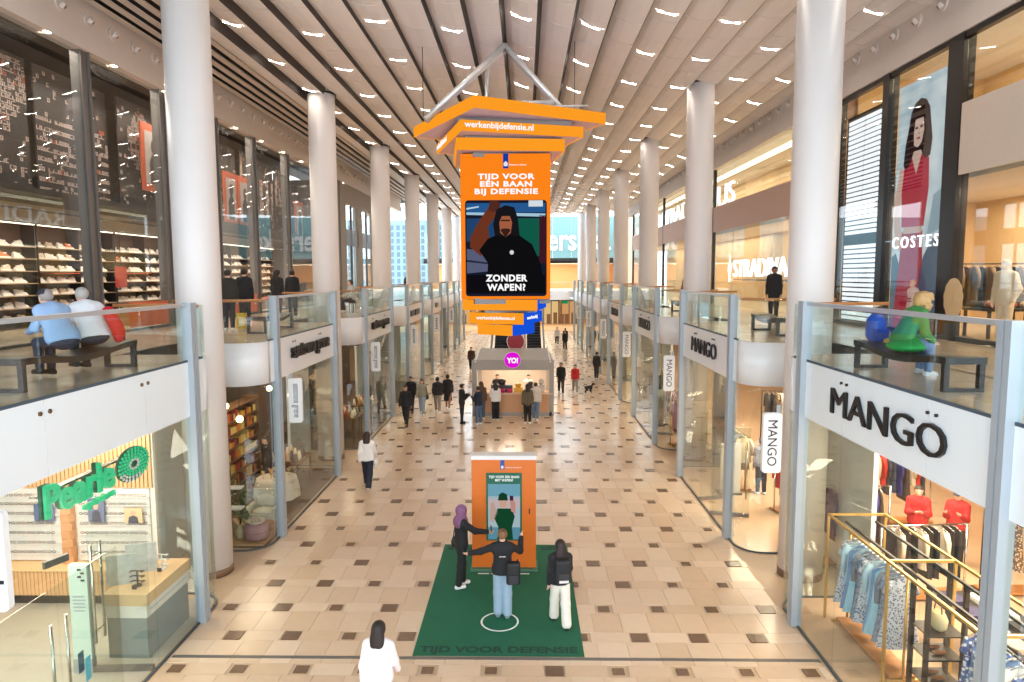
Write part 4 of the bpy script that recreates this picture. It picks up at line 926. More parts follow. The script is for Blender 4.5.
for i, (x, y, c) in enumerate(((-6.72, 11.3, (74, 56, 48)), (-6.66, 12.0, (220, 222, 224)))):
    p = thing('eyewear_stand', ('dark branching eyewear stand on the display counter', 'white branching eyewear stand on the display counter')[i], 'stand', (x, y, 1.15))
    mb = MB().lathe([(.07, 0), (.07, .02)], 12, (x, y, 1.15)).tube([(x, y, 1.17), (x, y, 1.42)], .012, 6)
    mb.build('stem', cmat(c, .4), p)
    for z in (1.24, 1.33, 1.42):
        MB().tube([(x-.1, y, z), (x+.1, y, z)], .01, 6).tube([(x+.1, y-.05, z), (x+.1, y+.05, z-.02), (x+.05, y+.06, z-.02)], .012, 5).tube([(x-.1, y-.05, z), (x-.1, y+.05, z-.02), (x-.05, y+.06, z-.02)], .012, 5).build('spectacle_arm', cmat(c, .4), p)
    MB().box(x-.02, x+.06, y-.14, y-.13, 1.15, 1.22).build('price_card', m_dark, p)
pr = thing('pearle_sign', 'green three-dimensional Pearle letters with a dotted eye emblem in the optician window', 'sign', (-6.55, 10.1, 3.2))
m_pg = mat('pearle_green', srgb(0, 172, 122), .35, noise=.03, emit=srgb(0, 172, 122), es=.6); m_pd = mat('pearle_dark', srgb(0, 104, 84), .4, noise=.03)
text('lettering', 'pearle', (-6.42, 9.55, 3.48), (0, 1, 0), (0, 0, 1), 1.55, .46, .07, m_pg, pr)
text('lettering_back', 'pearle', (-6.465, 9.55, 3.48), (0, 1, 0), (0, 0, 1), 1.55, .46, .07, m_pd, pr)
text('lettering', 'opt', (-6.42, 9.95, 3.14), (0, 1, 0), (0, 0, 1), .78, .15, .04, m_pg, pr)
mb = MB(); mw = MB()
for rr_, cnt in ((.13, 10), (.2, 14), (.28, 18), (.36, 22), (.44, 26)):
    for i in range(cnt):
        a = 2*math.pi*i/cnt; (mw if rr_ < .15 or (a > 3.5 and a < 5.2 and rr_ > .3) else mb).ball((-6.42, 10.9+rr_*.95*math.cos(a), 3.43+rr_*.58*math.sin(a)), .022, .03, .026, 0, 6, 4)
mb.build('emblem_dots', m_pg, pr); mw.build('emblem_white_dots', m_white, pr)
me = MB().lathe([(.47, -.02), (.47, .02)], 28).mesh('emblem_plate', m_pd); me.transform(Matrix.Rotation(math.pi/2, 4, 'Y')); me.transform(Matrix.Diagonal((1, .95, .6, 1)))
link('emblem_plate', me, pr, (.09, .8, .23))
MB().box(-6.6, -6.5, 8.75, 11.3, 3.55, 3.58).build('sign_rail', m_chrome, pr)
to = thing('info_totem', 'slim pale green information totem inside the optician entrance', 'totem', (-7.26, 10.6, 0))
MB().box(-7.42, -7.1, 10.55, 10.67, 0, .24).build('foot', mat('totem_grey', srgb(160, 166, 168), .4, noise=.03), to)
MB().box(-7.41, -7.11, 10.56, 10.66, .24, 1.84).build('panel', mat('totem_green', srgb(198, 220, 212), .35, noise=.03), to)
for i in range(5): MB().box(-7.36, -7.17+.02*(i % 2), 10.553, 10.56, 1.3-.06*i, 1.325-.06*i).build('print_line', m_steel, to)
for i in range(4): MB().box(-7.26+.05*(i % 2), -7.2+.05*(i % 2), 10.553, 10.56, 1.75-.06*i, 1.78-.06*i).build('print_mark', m_dark, to)
# swung-open glass door with tube handles
dr = struct('door_1', (-6.3, 10.6, 0))
MB().obox((-6.62, 10.62, 1.25), (.95, .014, 2.3), .06).build('pane', m_glassG, dr)
MB().obox((-6.62, 10.62, .06), (.97, .05, .1), .06).build('patch_fitting', m_mull, dr)
MB().obox((-6.62, 9.2, 2.5), (.35, .05, .1), 1.2).build('patch_fitting', m_mull, dr)
for y in (10.5, 10.74):
    MB().tube([(-6.98, y, .55), (-6.98, y, 2.2)], .022, 10).build('handle', m_chrome, dr)
    for z in (.75, 2.0): MB().tube([(-6.98, 10.62, z), (-6.98, y, z)], .012, 6).build('handle_bracket', m_chrome, dr)
d2 = struct('door_2', (-6.2, 8.2, 0))
for y in (8.55, 8.85):
    MB().tube([(-6.28, y, .3), (-6.28, y, 1.9)], .022, 10).build('handle', m_chrome, d2)
MB().box(-6.26, -6.245, 7.6, 10.0, .05, 2.4).build('pane', m_glassG, d2)
for q, c in ((0, (40, 90, 110)), (1, (70, 180, 210))): MB().box(-6.243, -6.24, 8.98+.14*q, 9.1+.14*q, .95-.2*q, 1.25-.15*q).build('sticker', cmat(c), d2)
for i in range(4): area_light('optician_lamp', (-8.3, 6.5+2.2*i, 3.88), 1.6, 1.2, 95, (1, .9, .76))
# ================================================================== household shop, left second and third bays
m_hf = mat('household_dark_floor', srgb(104, 82, 66), .25, noise=.1, nscale=3); m_hw = mat('household_dark_wall', srgb(92, 74, 62), .7, noise=.12, nscale=2)
for q, (ya, yb) in enumerate(((15.75, 22.6), (25.2, 32.1), (34.7, 41.5))):
    sbuild(MB().box(-12.9, -8.05, ya-.7, yb+.7, .001, .004), 'floor_household_%d' % (2*q+1), m_hf); sbuild(MB().box(-8.05, -6.22, ya, yb, .001, .004), 'floor_household_%d' % (2*q+2), m_hf)
    sbuild(MB().box(-8.05, -6.22, ya, yb, 3.9, 3.925), 'ceiling_household_%d' % (2*q+1), m_hw); sbuild(MB().box(-12.9, -8.05, ya-.7, yb+.7, 3.9, 3.925), 'ceiling_household_%d' % (2*q+2), m_hw)
    sbuild(MB().box(-11.0, -10.9, ya-.7, yb+.7, 0.004, 3.9), 'wall_household_%d' % (q+1), m_hw)
m_amber = mat('amber_goods', srgb(226, 150, 60), .5, noise=.3, nscale=20)
m_dwood = mat('dark_oak', srgb(120, 84, 54), .5, noise=.12, nscale=10)
def shelf_unit(label, x0, x1, y0, y1, face, h, cols, seed, glow=True):
    u = thing('shelf_unit', label, 'shelf', ((x0+x1)/2, (y0+y1)/2, 0)); rs = random.Random(seed)
    MB().box(x0, x1, y0, y0+.04, 0, h).box(x0, x1, y1-.04, y1, 0, h).build('side_panel', m_dwood, u)
    zs = [.1+(h-.2)*i/6 for i in range(7)]
    for z in zs: MB().box(x0, x1, y0+.04, y1-.04, z-.015, z+.015).build('shelf_board', m_dwood, u)
    g = MB()
    for z in zs[:-1]:
        y = y0+.1
        while y < y1-.25:
            w = rs.uniform(.08, .2); hh = rs.uniform(.14, .3); g.box(x0+.06, x1-.06, y, y+w, z+.016, z+.016+hh, rs.randrange(len(cols))); y += w+.03
    o = g.build('goods', [cmat(c) for c in cols], u); o['kind'] = 'stuff'
    return u
shelf_unit('amber-lit wooden shelf of bottles and boxes deep in the household shop', -9.3, -8.8, 19.2, 22.2, 1, 2.6, [(236, 170, 60), (220, 120, 50), (240, 210, 120), (180, 60, 50), (90, 60, 40)], 1)
shelf_unit('wooden shelf of small goods behind the pouf in the household shop', -10.4, -9.9, 16, 19, 1, 2.4, [(150, 110, 80), (90, 70, 60), (200, 170, 130)], 2)
shelf_unit('warm lit wooden shelf in the second household shop bay', -8.6, -8.1, 25.6, 29.6, 1, 2.6, [(236, 180, 90), (206, 140, 80), (120, 80, 50), (230, 210, 170)], 3)
shelf_unit('red goods shelf in the fourth left shop bay', -8.2, -7.7, 34.6, 38.5, 1, 2.3, [(180, 40, 50), (140, 30, 50), (220, 180, 170)], 4)
tbx = thing('round_table', 'round table under a white cloth with glassware in the household shop', 'table', (-7.1, 19.0, 0))
prof = [(.62, .2), (.6, .5), (.56, .72), (.55, .76), (.02, .765)]
mb = MB(); n = 32
vs = []
for r, z in prof: vs += [(-7.1+r*(1+(.05*math.sin(k*2*math.pi*8/n) if z < .7 else 0))*math.cos(2*math.pi*k/n), 19.0+r*(1+(.05*math.sin(k*2*math.pi*8/n) if z < .7 else 0))*math.sin(2*math.pi*k/n), z) for k in range(n)]
mb._add(vs, [(i*n+k, i*n+(k+1) % n, (i+1)*n+(k+1) % n, (i+1)*n+k) for i in range(len(prof)-1) for k in range(n)], 0, True); mb.build('table_cloth', cmat((226, 214, 198)), tbx)
for a in range(4): MB().tube([(-7.1+.4*math.cos(a*1.57+.78), 19+.4*math.sin(a*1.57+.78), 0), (-7.1+.36*math.cos(a*1.57+.78), 19+.36*math.sin(a*1.57+.78), .74)], .025, 6).build('leg', m_dark, tbx)
gm = MB().lathe([(.035, 0), (.008, .02), (.008, .09), (.045, .13), (.05, .2), (.044, .2), (.04, .14)], 10, cap=False).mesh('wine_glass', mat('amber_glass', srgb(210, 170, 110), .1, spec=.8, noise=.05))
for i in range(9):
    o = link('wine_glass', gm, None, (-7.1+.36*math.cos(i*.7)*(.5+.5*(i % 2)), 19+.36*math.sin(i*.7)*(.5+.5*(i % 2)), .766)); tag(o, 'amber stemmed glass on the round white-clothed table', 'glass', 'glasses on the round table')
pf = thing('pouf', 'dusty pink round pouf on the low platform of the household shop window', 'pouf', (-6.62, 16.25, 0))
MB().box(-8.0, -6.3, 15.85, 17.6, .0, .06).build('platform', mat('platform_timber', srgb(190, 146, 104), .5, noise=.1), None)
pfm = bpy.data.objects['platform']; tag(pfm, 'low timber display platform in the household shop window corner', 'platform')
MB().lathe([(.24, .062), (.3, .12), (.3, .36), (.26, .44), (.02, .46)], 24, (-6.62, 16.25, 0)).build('cushion', cmat((176, 132, 134)), pf)
MB().lathe([(.302, .24), (.306, .25), (.302, .26)], 24, (-6.62, 16.25, 0), cap=False).build('seam', cmat((140, 100, 104)), pf)
tr_ = thing('serving_tray', 'round tray with small ornaments on the pink pouf', 'tray', (-6.62, 16.25, .46))
MB().lathe([(.02, .462), (.2, .462), (.22, .5), (.21, .5), (.19, .475)], 20, (-6.62, 16.25, 0), cap=False).build('dish', cmat((220, 206, 190)), tr_)
for i in range(5): MB().lathe([(.02, 0), (.03, .03), (.02, .06+.02*i)], 8, (-6.62+.1*math.cos(i*1.3), 16.25+.1*math.sin(i*1.3), .475)).build('ornament', cmat((200, 180, 160)), tr_)
ac = thing('armchair', 'cream upholstered armchair in the household shop window', 'armchair', (-6.7, 17.0, 0))
cr = cmat((206, 198, 176))
MB().box(-7.05, -6.4, 16.75, 17.3, .32, .46).build('seat', cr, ac); MB().ball((-6.72, 17.02, .47), .31, .26, .09).build('seat_cushion', cr, ac)
MB().obox((-6.75, 17.36, .68), (.68, .14, .52), Matrix.Rotation(-.2, 3, 'X')).build('backrest', cr, ac); MB().ball((-6.74, 17.26, .66), .27, .1, .2).build('cushion', cmat((220, 214, 196)), ac)
for x in (-7.08, -6.37): MB().box(x-.05, x+.05, 16.75, 17.35, .32, .62).build('armrest', cr, ac)
for x in (-7.02, -6.42):
    for y in (16.8, 17.3): MB().tube([(x, y, .061), (x, y, .33)], .025, 6).build('leg', m_wood, ac)
# potted plants behind the near glass
rs = random.Random(9)
lf = MB()._add([(0, 0, 0), (.035, .05, .01), (0, .13, -.01), (-.035, .05, .01)], [(0, 1, 2, 3)])
for i, (x, y, h, lab) in enumerate(((-7.0, 16.2, 1.35, 'tall leafy plant in a pale jar beside the near household shop glass'), (-7.35, 16.5, 1.0, 'bushy plant with white flowers behind the tall leafy plant'))):
    p = thing('potted_plant', lab, 'plant', (x, y, 0))
    MB().lathe([(.1, .062), (.14, .15), (.13, .3), (.07, .38), (.085, .42)], 16, (x, y, 0)).build('jar', cmat((176, 160, 124)), p)
    lv = MB(); stt = MB()
    for b in range(14):
        a = rs.uniform(0, 6.28); top = Vector((x+.28*math.cos(a)*rs.random(), y+.22*math.sin(a)*rs.random(), .42+rs.uniform(.3, h)))
        stt.tube([(x, y, .38), ((x+top.x)/2, (y+top.y)/2, .3+top.z*.5), top], .006, 4)
        for q in range(12):
            t = rs.uniform(.3, 1); c = Vector((x, y, .4)).lerp(top, t); R = Matrix.Rotation(rs.uniform(0, 6.28), 3, 'Z') @ Matrix.Rotation(rs.uniform(-.8, .8), 3, 'X')
            lv._add([c+R @ Vector(v) for v in ((0, 0, 0), (.035, .05, .012), (0, .13, -.01), (-.035, .05, .012))], [(0, 1, 2, 3)], rs.choice((0, 0, 1, 2 if i else 1)))
    stt.build('stems', cmat((96, 96, 60)), p); o = lv.build('foliage', [cmat((92, 110, 72)), cmat((130, 136, 96)), cmat((224, 218, 206))], p); o['kind'] = 'stuff'
sh2 = thing('plant_shelf', 'white wall shelves with dried flowers at the recess end of the household shop window', 'shelf', (-7.5, 15.75, .9))
for z in (.95, 1.45): MB().box(-7.7, -6.75, 15.7, 15.95, z, z+.03).build('board', m_white, sh2)
MB().box(-7.72, -7.68, 15.7, 15.95, .06, 2.2).build('upright', m_dark, sh2)
tl = thing('striped_towel', 'grey striped towel hanging from a hook in the household shop window', 'towel', (-7.15, 15.75, 1.6))
for i in range(6): MB().box(-7.3+.05*i, -7.25+.05*i, 15.72+.01*(i % 2), 15.74+.01*(i % 2), 1.55+.03*i, 2.35).build('stripe', cmat((220, 216, 206) if i % 2 else (90, 96, 96)), tl)
MB().tube([(-7.35, 15.74, 2.35), (-6.95, 15.74, 2.35)], .012, 6).build('hanging_rod', m_dark, tl)
for y, pw in ((17.5, 45), (20.5, 45), (27, 60), (30, 50), (36.5, 90), (46, 90), (55, 90), (64, 90)): area_light('household_shop_lamp', (-8.4, y, 3.86), 1.2, 1.8, pw, WARM)
for i, y in enumerate((17.0, 26.5)):
    t = thing('ceiling_track', 'glowing linear ceiling lamp in the household shop, %s one' % ('nearer', 'further')[i], 'lamp', (-7.6, y+1.5, 3.7))
    MB().tube([(-7.9, y, 3.72), (-7.3, y+3.4, 3.72)], .03, 6).build('tube', emat('track_glow', (1, .75, .45), 6), t)
    MB().tube([(-7.9, y, 3.93), (-7.9, y, 3.72)], .01, 5).tube([(-7.3, y+3.4, 3.93), (-7.3, y+3.4, 3.72)], .01, 5).build('wire', m_dark, t)
tv = thing('wall_screen', 'upright pale blue screen in the fifth left shop bay', 'screen', (-7.4, 43.4, 1.6))
MB().box(-7.45, -7.4, 43.0, 43.9, 1.2, 3.0).build('frame', m_dark, tv); MB().box(-7.4, -7.39, 43.05, 43.85, 1.25, 2.95).build('display', emat('screen_blue', srgb(150, 186, 220), 1.), tv); MB().box(-7.45, -7.4, 43.4, 43.5, 0, 1.2).build('stand', m_dark, tv)
rs = random.Random(21)
for i, (x, y, lab) in enumerate(((-8.6, 17.4, 'near the armchair'), (-7.4, 21.0, 'by the household shop post'), (-7.3, 27.6, 'midway in the third left bay'), (-7.2, 30.4, 'far down the third left bay'))):
    t = thing('display_table', 'dark display table with small goods %s' % lab, 'table', (x, y, 0))
    MB().box(x-.5, x+.5, y-.7, y+.7, .72, .78).build('table_top', m_dwood, t)
    for a in (-.44, .44):
        for b in (-.64, .64): MB().box(x+a-.03, x+a+.03, y+b-.03, y+b+.03, .004, .72).build('leg', m_dwood, t)
    for q in range(14):
        gx, gy = x-.36+.24*(q % 4), y-.55+.35*(q//4); c = rs.choice(((220, 190, 150), (160, 70, 50), (120, 130, 100), (240, 226, 200), (90, 70, 60), (206, 150, 70)))
        o = MB().lathe([(.05, .781), (.08, .84), (.07, .78+rs.uniform(.1, .25)), (.03, .80+rs.uniform(.25, .32))], 10, (gx, gy, 0)).build('vase', cmat(c, .4)); tag(o, 'small vase on the dark display table %s' % lab, 'vase', 'vases on display table %d' % (i+1))
hl_ = [thing('pendant_lamp', 'warm globe pendant lamp in the household shop, %s of four' % w, 'lamp', (x, y, 2.9), 0, 'pendant lamps') for w, x, y in (('nearest', -7.2, 16.9), ('second', -8.3, 18.6), ('third', -7.1, 20.4), ('furthest', -8.2, 21.6))]
for h_ in hl_:
    x, y, z = h_.location; MB().ball((x, y, z), .09, .09, .09).build('globe', emat('pendant_glow', (1, .72, .4), 9), h_); MB().tube([(x, y, z+.08), (x, y, 3.9)], .008, 5).build('cord', m_dark, h_)
# ================================================================== MANGO, right side
m_gold = mat('gold_frame', srgb(206, 168, 96), .3, metal=.6, noise=.05)
def garment_mesh(kind, seed, cols):
    rs = random.Random(seed); n = 24; L = {'dress': 1.15, 'shirt': .75, 'coat': 1.0, 'trousers': .95}[kind]
    rows = 12; mb = MB(); vs = []
    for i in range(rows+1):
        t = i/rows; z = -.1-L*t if i else -.08
        if kind == 'trousers': w, d = .19, .03+.03*t
        else:
            w = .06 if i == 0 else (.2-.02*math.sin(t*math.pi)+(.12*t if kind == 'dress' else .02*t)); d = .02+.035*min(1, t*3)+(.03*t if kind == 'dress' else 0)
        for k in range(n):
            a = 2*math.pi*k/n; f = 1+.12*t*math.sin(a*7+seed)
            vs.append((math.cos(a)*w*f, math.sin(a)*d*f*(1+.2*math.sin(a*5+seed)*t), z))
    mb._add(vs, [(i*n+k, i*n+(k+1) % n, (i+1)*n+(k+1) % n, (i+1)*n+k) for i in range(rows) for k in range(n)], 0, True)
    if kind in ('shirt', 'coat'):
        for s_ in (-1, 1): mb.tube([(s_*.15, 0, -.13), (s_*.24, .01, -.3), (s_*.25, .02, -.62)], [.055, .05, .04], 8)
    elif kind == 'dress' and seed % 2:
        for s_ in (-1, 1): mb.tube([(s_*.15, 0, -.13), (s_*.25, .01, -.34)], [.06, .055], 8)
    return mb.mesh('garment', cols)
hanger_me = MB().tube([(-.19, 0, -.1), (0, 0, -.045), (.19, 0, -.1)], .009, 5).tube([(0, 0, -.05), (0, 0, -.012), (.018, 0, .006), (.0, 0, .018)], .005, 5).mesh('hanger', m_chrome)
def printed(rgb1, rgb2, sc):
    nm = 'print_%s_%s' % (rgb1, rgb2); m = mat(nm, srgb(*rgb1), .8)
    if len(m.node_tree.nodes) > 3: return m
    nt = m.node_tree; b = nt.nodes['Principled BSDF']; v = nt.nodes.new('ShaderNodeTexVoronoi'); v.inputs['Scale'].default_value = sc
    rp = nt.nodes.new('ShaderNodeValToRGB'); rp.color_ramp.elements[0].position = .3; rp.color_ramp.elements[1].position = .5
    rp.color_ramp.elements[0].color = (*srgb(*rgb1), 1); rp.color_ramp.elements[1].color = (*srgb(*rgb2), 1); tc = nt.nodes.new('ShaderNodeTexCoord')
    nt.links.new(tc.outputs['Object'], v.inputs['Vector']); nt.links.new(v.outputs['Distance'], rp.inputs[0]); nt.links.new(rp.outputs[0], b.inputs['Base Color']); return m
def rack(label, x, y, length, rz, h, m, garments, glabel, group, step=.14, base=True, z0=0.):
    r = thing('clothes_rack', label, 'clothes rack', (x, y, z0), rz, local=True)
    for sgn, nm in ((-1, 'post'), (1, 'post')):
        link(nm, MB().tube([(sgn*length/2, 0, 0), (sgn*length/2, 0, h)], .022, 8).mesh(nm, m), r)
        link('foot', MB().box(sgn*length/2-.03, sgn*length/2+.03, -.28, .28, 0, .04).mesh('foot', m), r)
    link('rail', MB().tube([(-length/2, 0, h), (length/2, 0, h)], .018, 8).mesh('rail', m), r)
    if base: link('base_board', MB().box(-length/2, length/2, -.2, .2, .05, .09).mesh('base_board', m_wood), r)
    R = Matrix.Rotation(rz, 3, 'Z'); n = int((length-.2)/step)
    for i in range(n):
        p = Vector((x, y, z0))+R @ Vector((-length/2+.12+step*(i+.5), 0, h))
        o = link('garment', garments[i % len(garments)], None, p, rz+math.pi/2+random.uniform(-.12, .12)); tag(o, glabel, 'garment', group); link('hanger', hanger_me, o)
blue = [garment_mesh('dress', 1, printed((70, 84, 120), (196, 204, 216), 30)), garment_mesh('dress', 3, printed((92, 112, 140), (130, 150, 176), 20)), garment_mesh('coat', 4, cmat((110, 126, 146))), garment_mesh('dress', 2, cmat((150, 200, 224))), garment_mesh('dress', 6, cmat((104, 150, 196))), garment_mesh('shirt', 5, cmat((172, 208, 226)))]
rack('gold framed clothes rack just behind the nearest right shop window', 6.05, 11.45, 1.9, math.pi/2, 1.72, m_gold, blue, 'blue dress or shirt hanging on the rack nearest the right shop window', 'blue garments on the window rack', .13)
print2 = [garment_mesh('dress', 8, printed((226, 232, 238), (96, 130, 180), 14)), garment_mesh('dress', 9, printed((232, 236, 240), (70, 100, 160), 18)), garment_mesh('shirt', 10, cmat((236, 238, 238)))]
rack('dark clothes rack with blue and white printed dresses at the right picture edge', 6.5, 8.9, 1.7, math.pi/2, 1.45, m_dark, print2, 'white garment with blue print on the dark rack at the right picture edge', 'printed garments on the edge rack', .17)
gf = thing('garment_stand', 'tall gold rectangular display frame standing behind the right shop window', 'display frame', (5.95, 10.4, 0))
for x in (5.7, 6.75):
    for y in (8.2, 10.45, 12.55): MB().box(x-.02, x+.02, y-.02, y+.02, 0, 2.02).build('post', m_gold, gf)
    MB().box(x-.02, x+.02, 8.2, 12.55, 2.0, 2.04).build('top_bar', m_gold, gf)
for y in (8.2, 10.45, 12.55): MB().box(5.7, 6.75, y-.02, y+.02, 2.0, 2.04).build('cross_bar', m_gold, gf)
bf = thing('garment_stand', 'black rectangular display frame with wire shelves inside the gold frame', 'display frame', (6.3, 9.9, 0))
for y in (9.85, 10.25):
    for x in (6.0, 6.55): MB().box(x-.03, x+.03, y-.03, y+.03, 0, 1.9).build('post', m_dark, bf)
for x in (6.0, 6.55): MB().box(x-.02, x+.02, 8.0, 12.5, 1.88, 1.92).build('top_bar', m_dark, bf)
for z in (.35, .75, 1.12): MB().box(6.0, 6.55, 9.8, 10.3, z-.01, z+.01).build('wire_shelf', m_dark, bf)
hb = thing('handbag', 'cream handbag with brown handles on the wire shelf', 'handbag', (6.27, 10.05, 1.13))
MB().lathe([(.1, 1.131), (.17, 1.2), (.18, 1.32), (.13, 1.4)], 16, (6.27, 10.05, 0), sx=.6, sy=1.1).build('pouch', cmat((214, 196, 152)), hb)
MB().tube([(6.27, 9.95, 1.38), (6.27, 9.98, 1.55), (6.27, 10.12, 1.55), (6.27, 10.15, 1.38)], .01, 6).build('handle', cmat((120, 80, 50)), hb)
for i, z in enumerate((.36, .76)):
    s_ = thing('pair_of_sandals', 'brown sandals on the %s wire shelf' % ('lower', 'upper')[i], 'shoes', (6.27, 10.05, z))
    for q in (-.08, .08): MB().ball((6.27, 10.05+q, z+.035), .12, .045, .03).build('sandal', cmat((130, 78, 44)), s_)
tbm = thing('display_table', 'black display table with folded clothes inside the right shop', 'table', (7.6, 10.6, 0))
MB().box(7.1, 8.2, 9.6, 11.8, .84, .9).build('table_top', m_dark, tbm)
for x in (7.16, 8.14):
    for y in (9.66, 11.74): MB().box(x-.03, x+.03, y-.03, y+.03, 0, .84).build('leg', m_dark, tbm)
rs = random.Random(5)
for i in range(8):
    c = rs.choice(((232, 226, 216), (60, 56, 90), (200, 170, 140), (40, 38, 40))); x, y = 7.35+.5*(i % 2), 9.9+.5*(i//2)
    o = MB().box(x-.17, x+.17, y-.17, y+.17, .901, .94).box(x-.16, x+.16, y-.165, y+.165, .94, .975).build('folded_garment', cmat(c)); tag(o, 'folded garment stacked on the black display table', 'garment', 'folded garments on the table')
dk_ = [garment_mesh('coat', 21, cmat((44, 42, 48))), garment_mesh('trousers', 22, cmat((40, 38, 44))), garment_mesh('dress', 23, printed((206, 180, 150), (90, 70, 60), 24)), garment_mesh('shirt', 24, cmat((232, 222, 206)))]
pk_ = [garment_mesh('coat', 31, cmat((190, 130, 136))), garment_mesh('dress', 32, cmat((120, 40, 60))), garment_mesh('dress', 33, cmat((150, 60, 80)))]
rd_ = [garment_mesh('shirt', 41, cmat((190, 50, 44))), garment_mesh('coat', 42, cmat((60, 66, 80))), garment_mesh('trousers', 43, cmat((70, 80, 100)))]
nv_ = [garment_mesh('coat', 51, cmat((50, 50, 120))), garment_mesh('dress', 52, cmat((70, 56, 50))), garment_mesh('shirt', 53, cmat((210, 190, 166)))]
be_ = [garment_mesh('shirt', 61, cmat((222, 204, 180))), garment_mesh('coat', 62, cmat((150, 120, 96))), garment_mesh('shirt', 63, cmat((180, 200, 214)))]
rack('black rack of dark and printed clothes deep in the nearest right shop', 10.6, 13.6, 2.6, 0, 1.8, m_dark, dk_, 'dark or printed garment on the black rack deep in the nearest right shop', 'garments on the deep black rack', .2)
rack('white rack of trousers in the middle of the nearest right shop', 8.0, 13.4, 1.8, .1, 1.5, m_chrome, [dk_[1], be_[0], dk_[1]], 'trousers or pale top on the white rack in the middle of the nearest right shop', 'garments on the white rack', .15)
rack('rack of navy clothes near the column in the nearest right shop', 7.4, 15.0, 1.5, .0, 1.8, m_chrome, nv_, 'navy or brown garment on the rack near the column', 'garments on the navy rack', .15)
rack('rack of red and denim clothes in the second right shop bay', 7.6, 18.6, 1.6, .3, 1.5, m_chrome, rd_, 'red or denim garment on the rack of the second right shop bay', 'garments on the red and denim rack', .14)
rack('back rack of pale tops in the second right shop bay', 8.6, 20.8, 3.0, math.pi/2, 1.9, m_chrome, be_, 'pale top on the back rack of the second right shop bay', 'pale tops on the back rack', .2)
rack('rack of pink and burgundy coats in the third right shop bay', 6.3, 25.9, 1.5, .2, 1.75, m_gold, pk_, 'pink or burgundy garment on the rack of the third right shop bay', 'pink and burgundy garments', .14)
rack('rack of pink jackets behind the third right shop window', 6.4, 28.6, 2.2, math.pi/2, 1.7, m_gold, [pk_[0], be_[0], pk_[0]], 'pale pink jacket on the rack behind the third right shop window', 'pink jackets', .2)
rack('rack of pale clothes in the fourth right shop bay', 6.6, 36, 2.0, math.pi/2, 1.7, m_gold, be_, 'pale garment on the rack of the fourth right shop bay', 'pale garments in the fourth bay', .2)
rack('second rack of pale tops behind the second right shop window', 6.6, 20.9, 1.6, math.pi/2, 1.7, m_gold, be_, 'pale or brown top on the rack behind the second right shop window', 'tops behind the second window', .16)
rack('rack of dark trousers deep in the second right shop bay', 9.4, 22.6, 2.4, .0, 1.6, m_chrome, [dk_[1], nv_[0], be_[1]], 'dark garment on the rack deep in the second right shop bay', 'dark garments in the second bay', .17)
rack('long wall rack of mixed clothes across the second right shop bay', 10.6, 25.2, 3.6, .0, 2.2, m_dark, dk_+be_+rd_, 'mixed garment on the long wall rack across the second right shop bay', 'garments on the long wall rack', .18)
rack('rack of denim and red clothes beyond the racks of the nearest right shop', 9.4, 17.6, 2.4, .0, 1.9, m_chrome, rd_+nv_, 'red or navy garment on the rack beyond the nearest right shop racks', 'garments beyond the near racks', .15)
rack('rack of black coats in the boutique on the upper right', 11.9, 18.0, 2.2, .0, 1.8, m_dark, [dk_[0], be_[1]], 'dark coat on the rack in the upper right boutique', 'coats in the boutique', .2, False, 4.95)
for i, k in enumerate((0, 1)):
    A = A0+PER*k
    d = struct('door_%d' % (3+i), (XR+.1, A+2.2, 0))
    for q, y in enumerate((A+1.5, A+2.9)):
        MB().obox((XR+.5, y, 1.25), (1.0, .014, 2.4), .25 if q else -.25).build('pane', m_glassG, d)
        MB().obox((XR+.5, y, .06), (1.0, .05, .1), .25 if q else -.25).build('patch_fitting', m_mull, d)
        MB().tube([(XR+.9, y-.09, .5), (XR+.9, y-.09, 2.1)], .022, 8).build('handle', m_chrome, d)
    g = thing('security_gate', 'pale security gate panel inside the %s right shop entrance' % ORD[k+1], 'gate', (XR+.9, A+2.2, 0), 0, 'security gates')
    MB().box(XR+.75, XR+1.35, A+3.3, A+3.36, 0, 1.55).build('panel', m_white, g); MB().box(XR+.7, XR+1.4, A+3.25, A+3.41, 0, .06).build('foot', m_mull, g)
for y, pw in ((7.5, 330), (11, 330), (14.5, 250), (19, 300), (24, 220), (29, 220), (36, 200), (45, 200), (54, 200), (64, 200)): area_light('fashion_store_lamp', (8.2, y, 3.88), 2.2, 1.8, pw, (1, .82, .62))
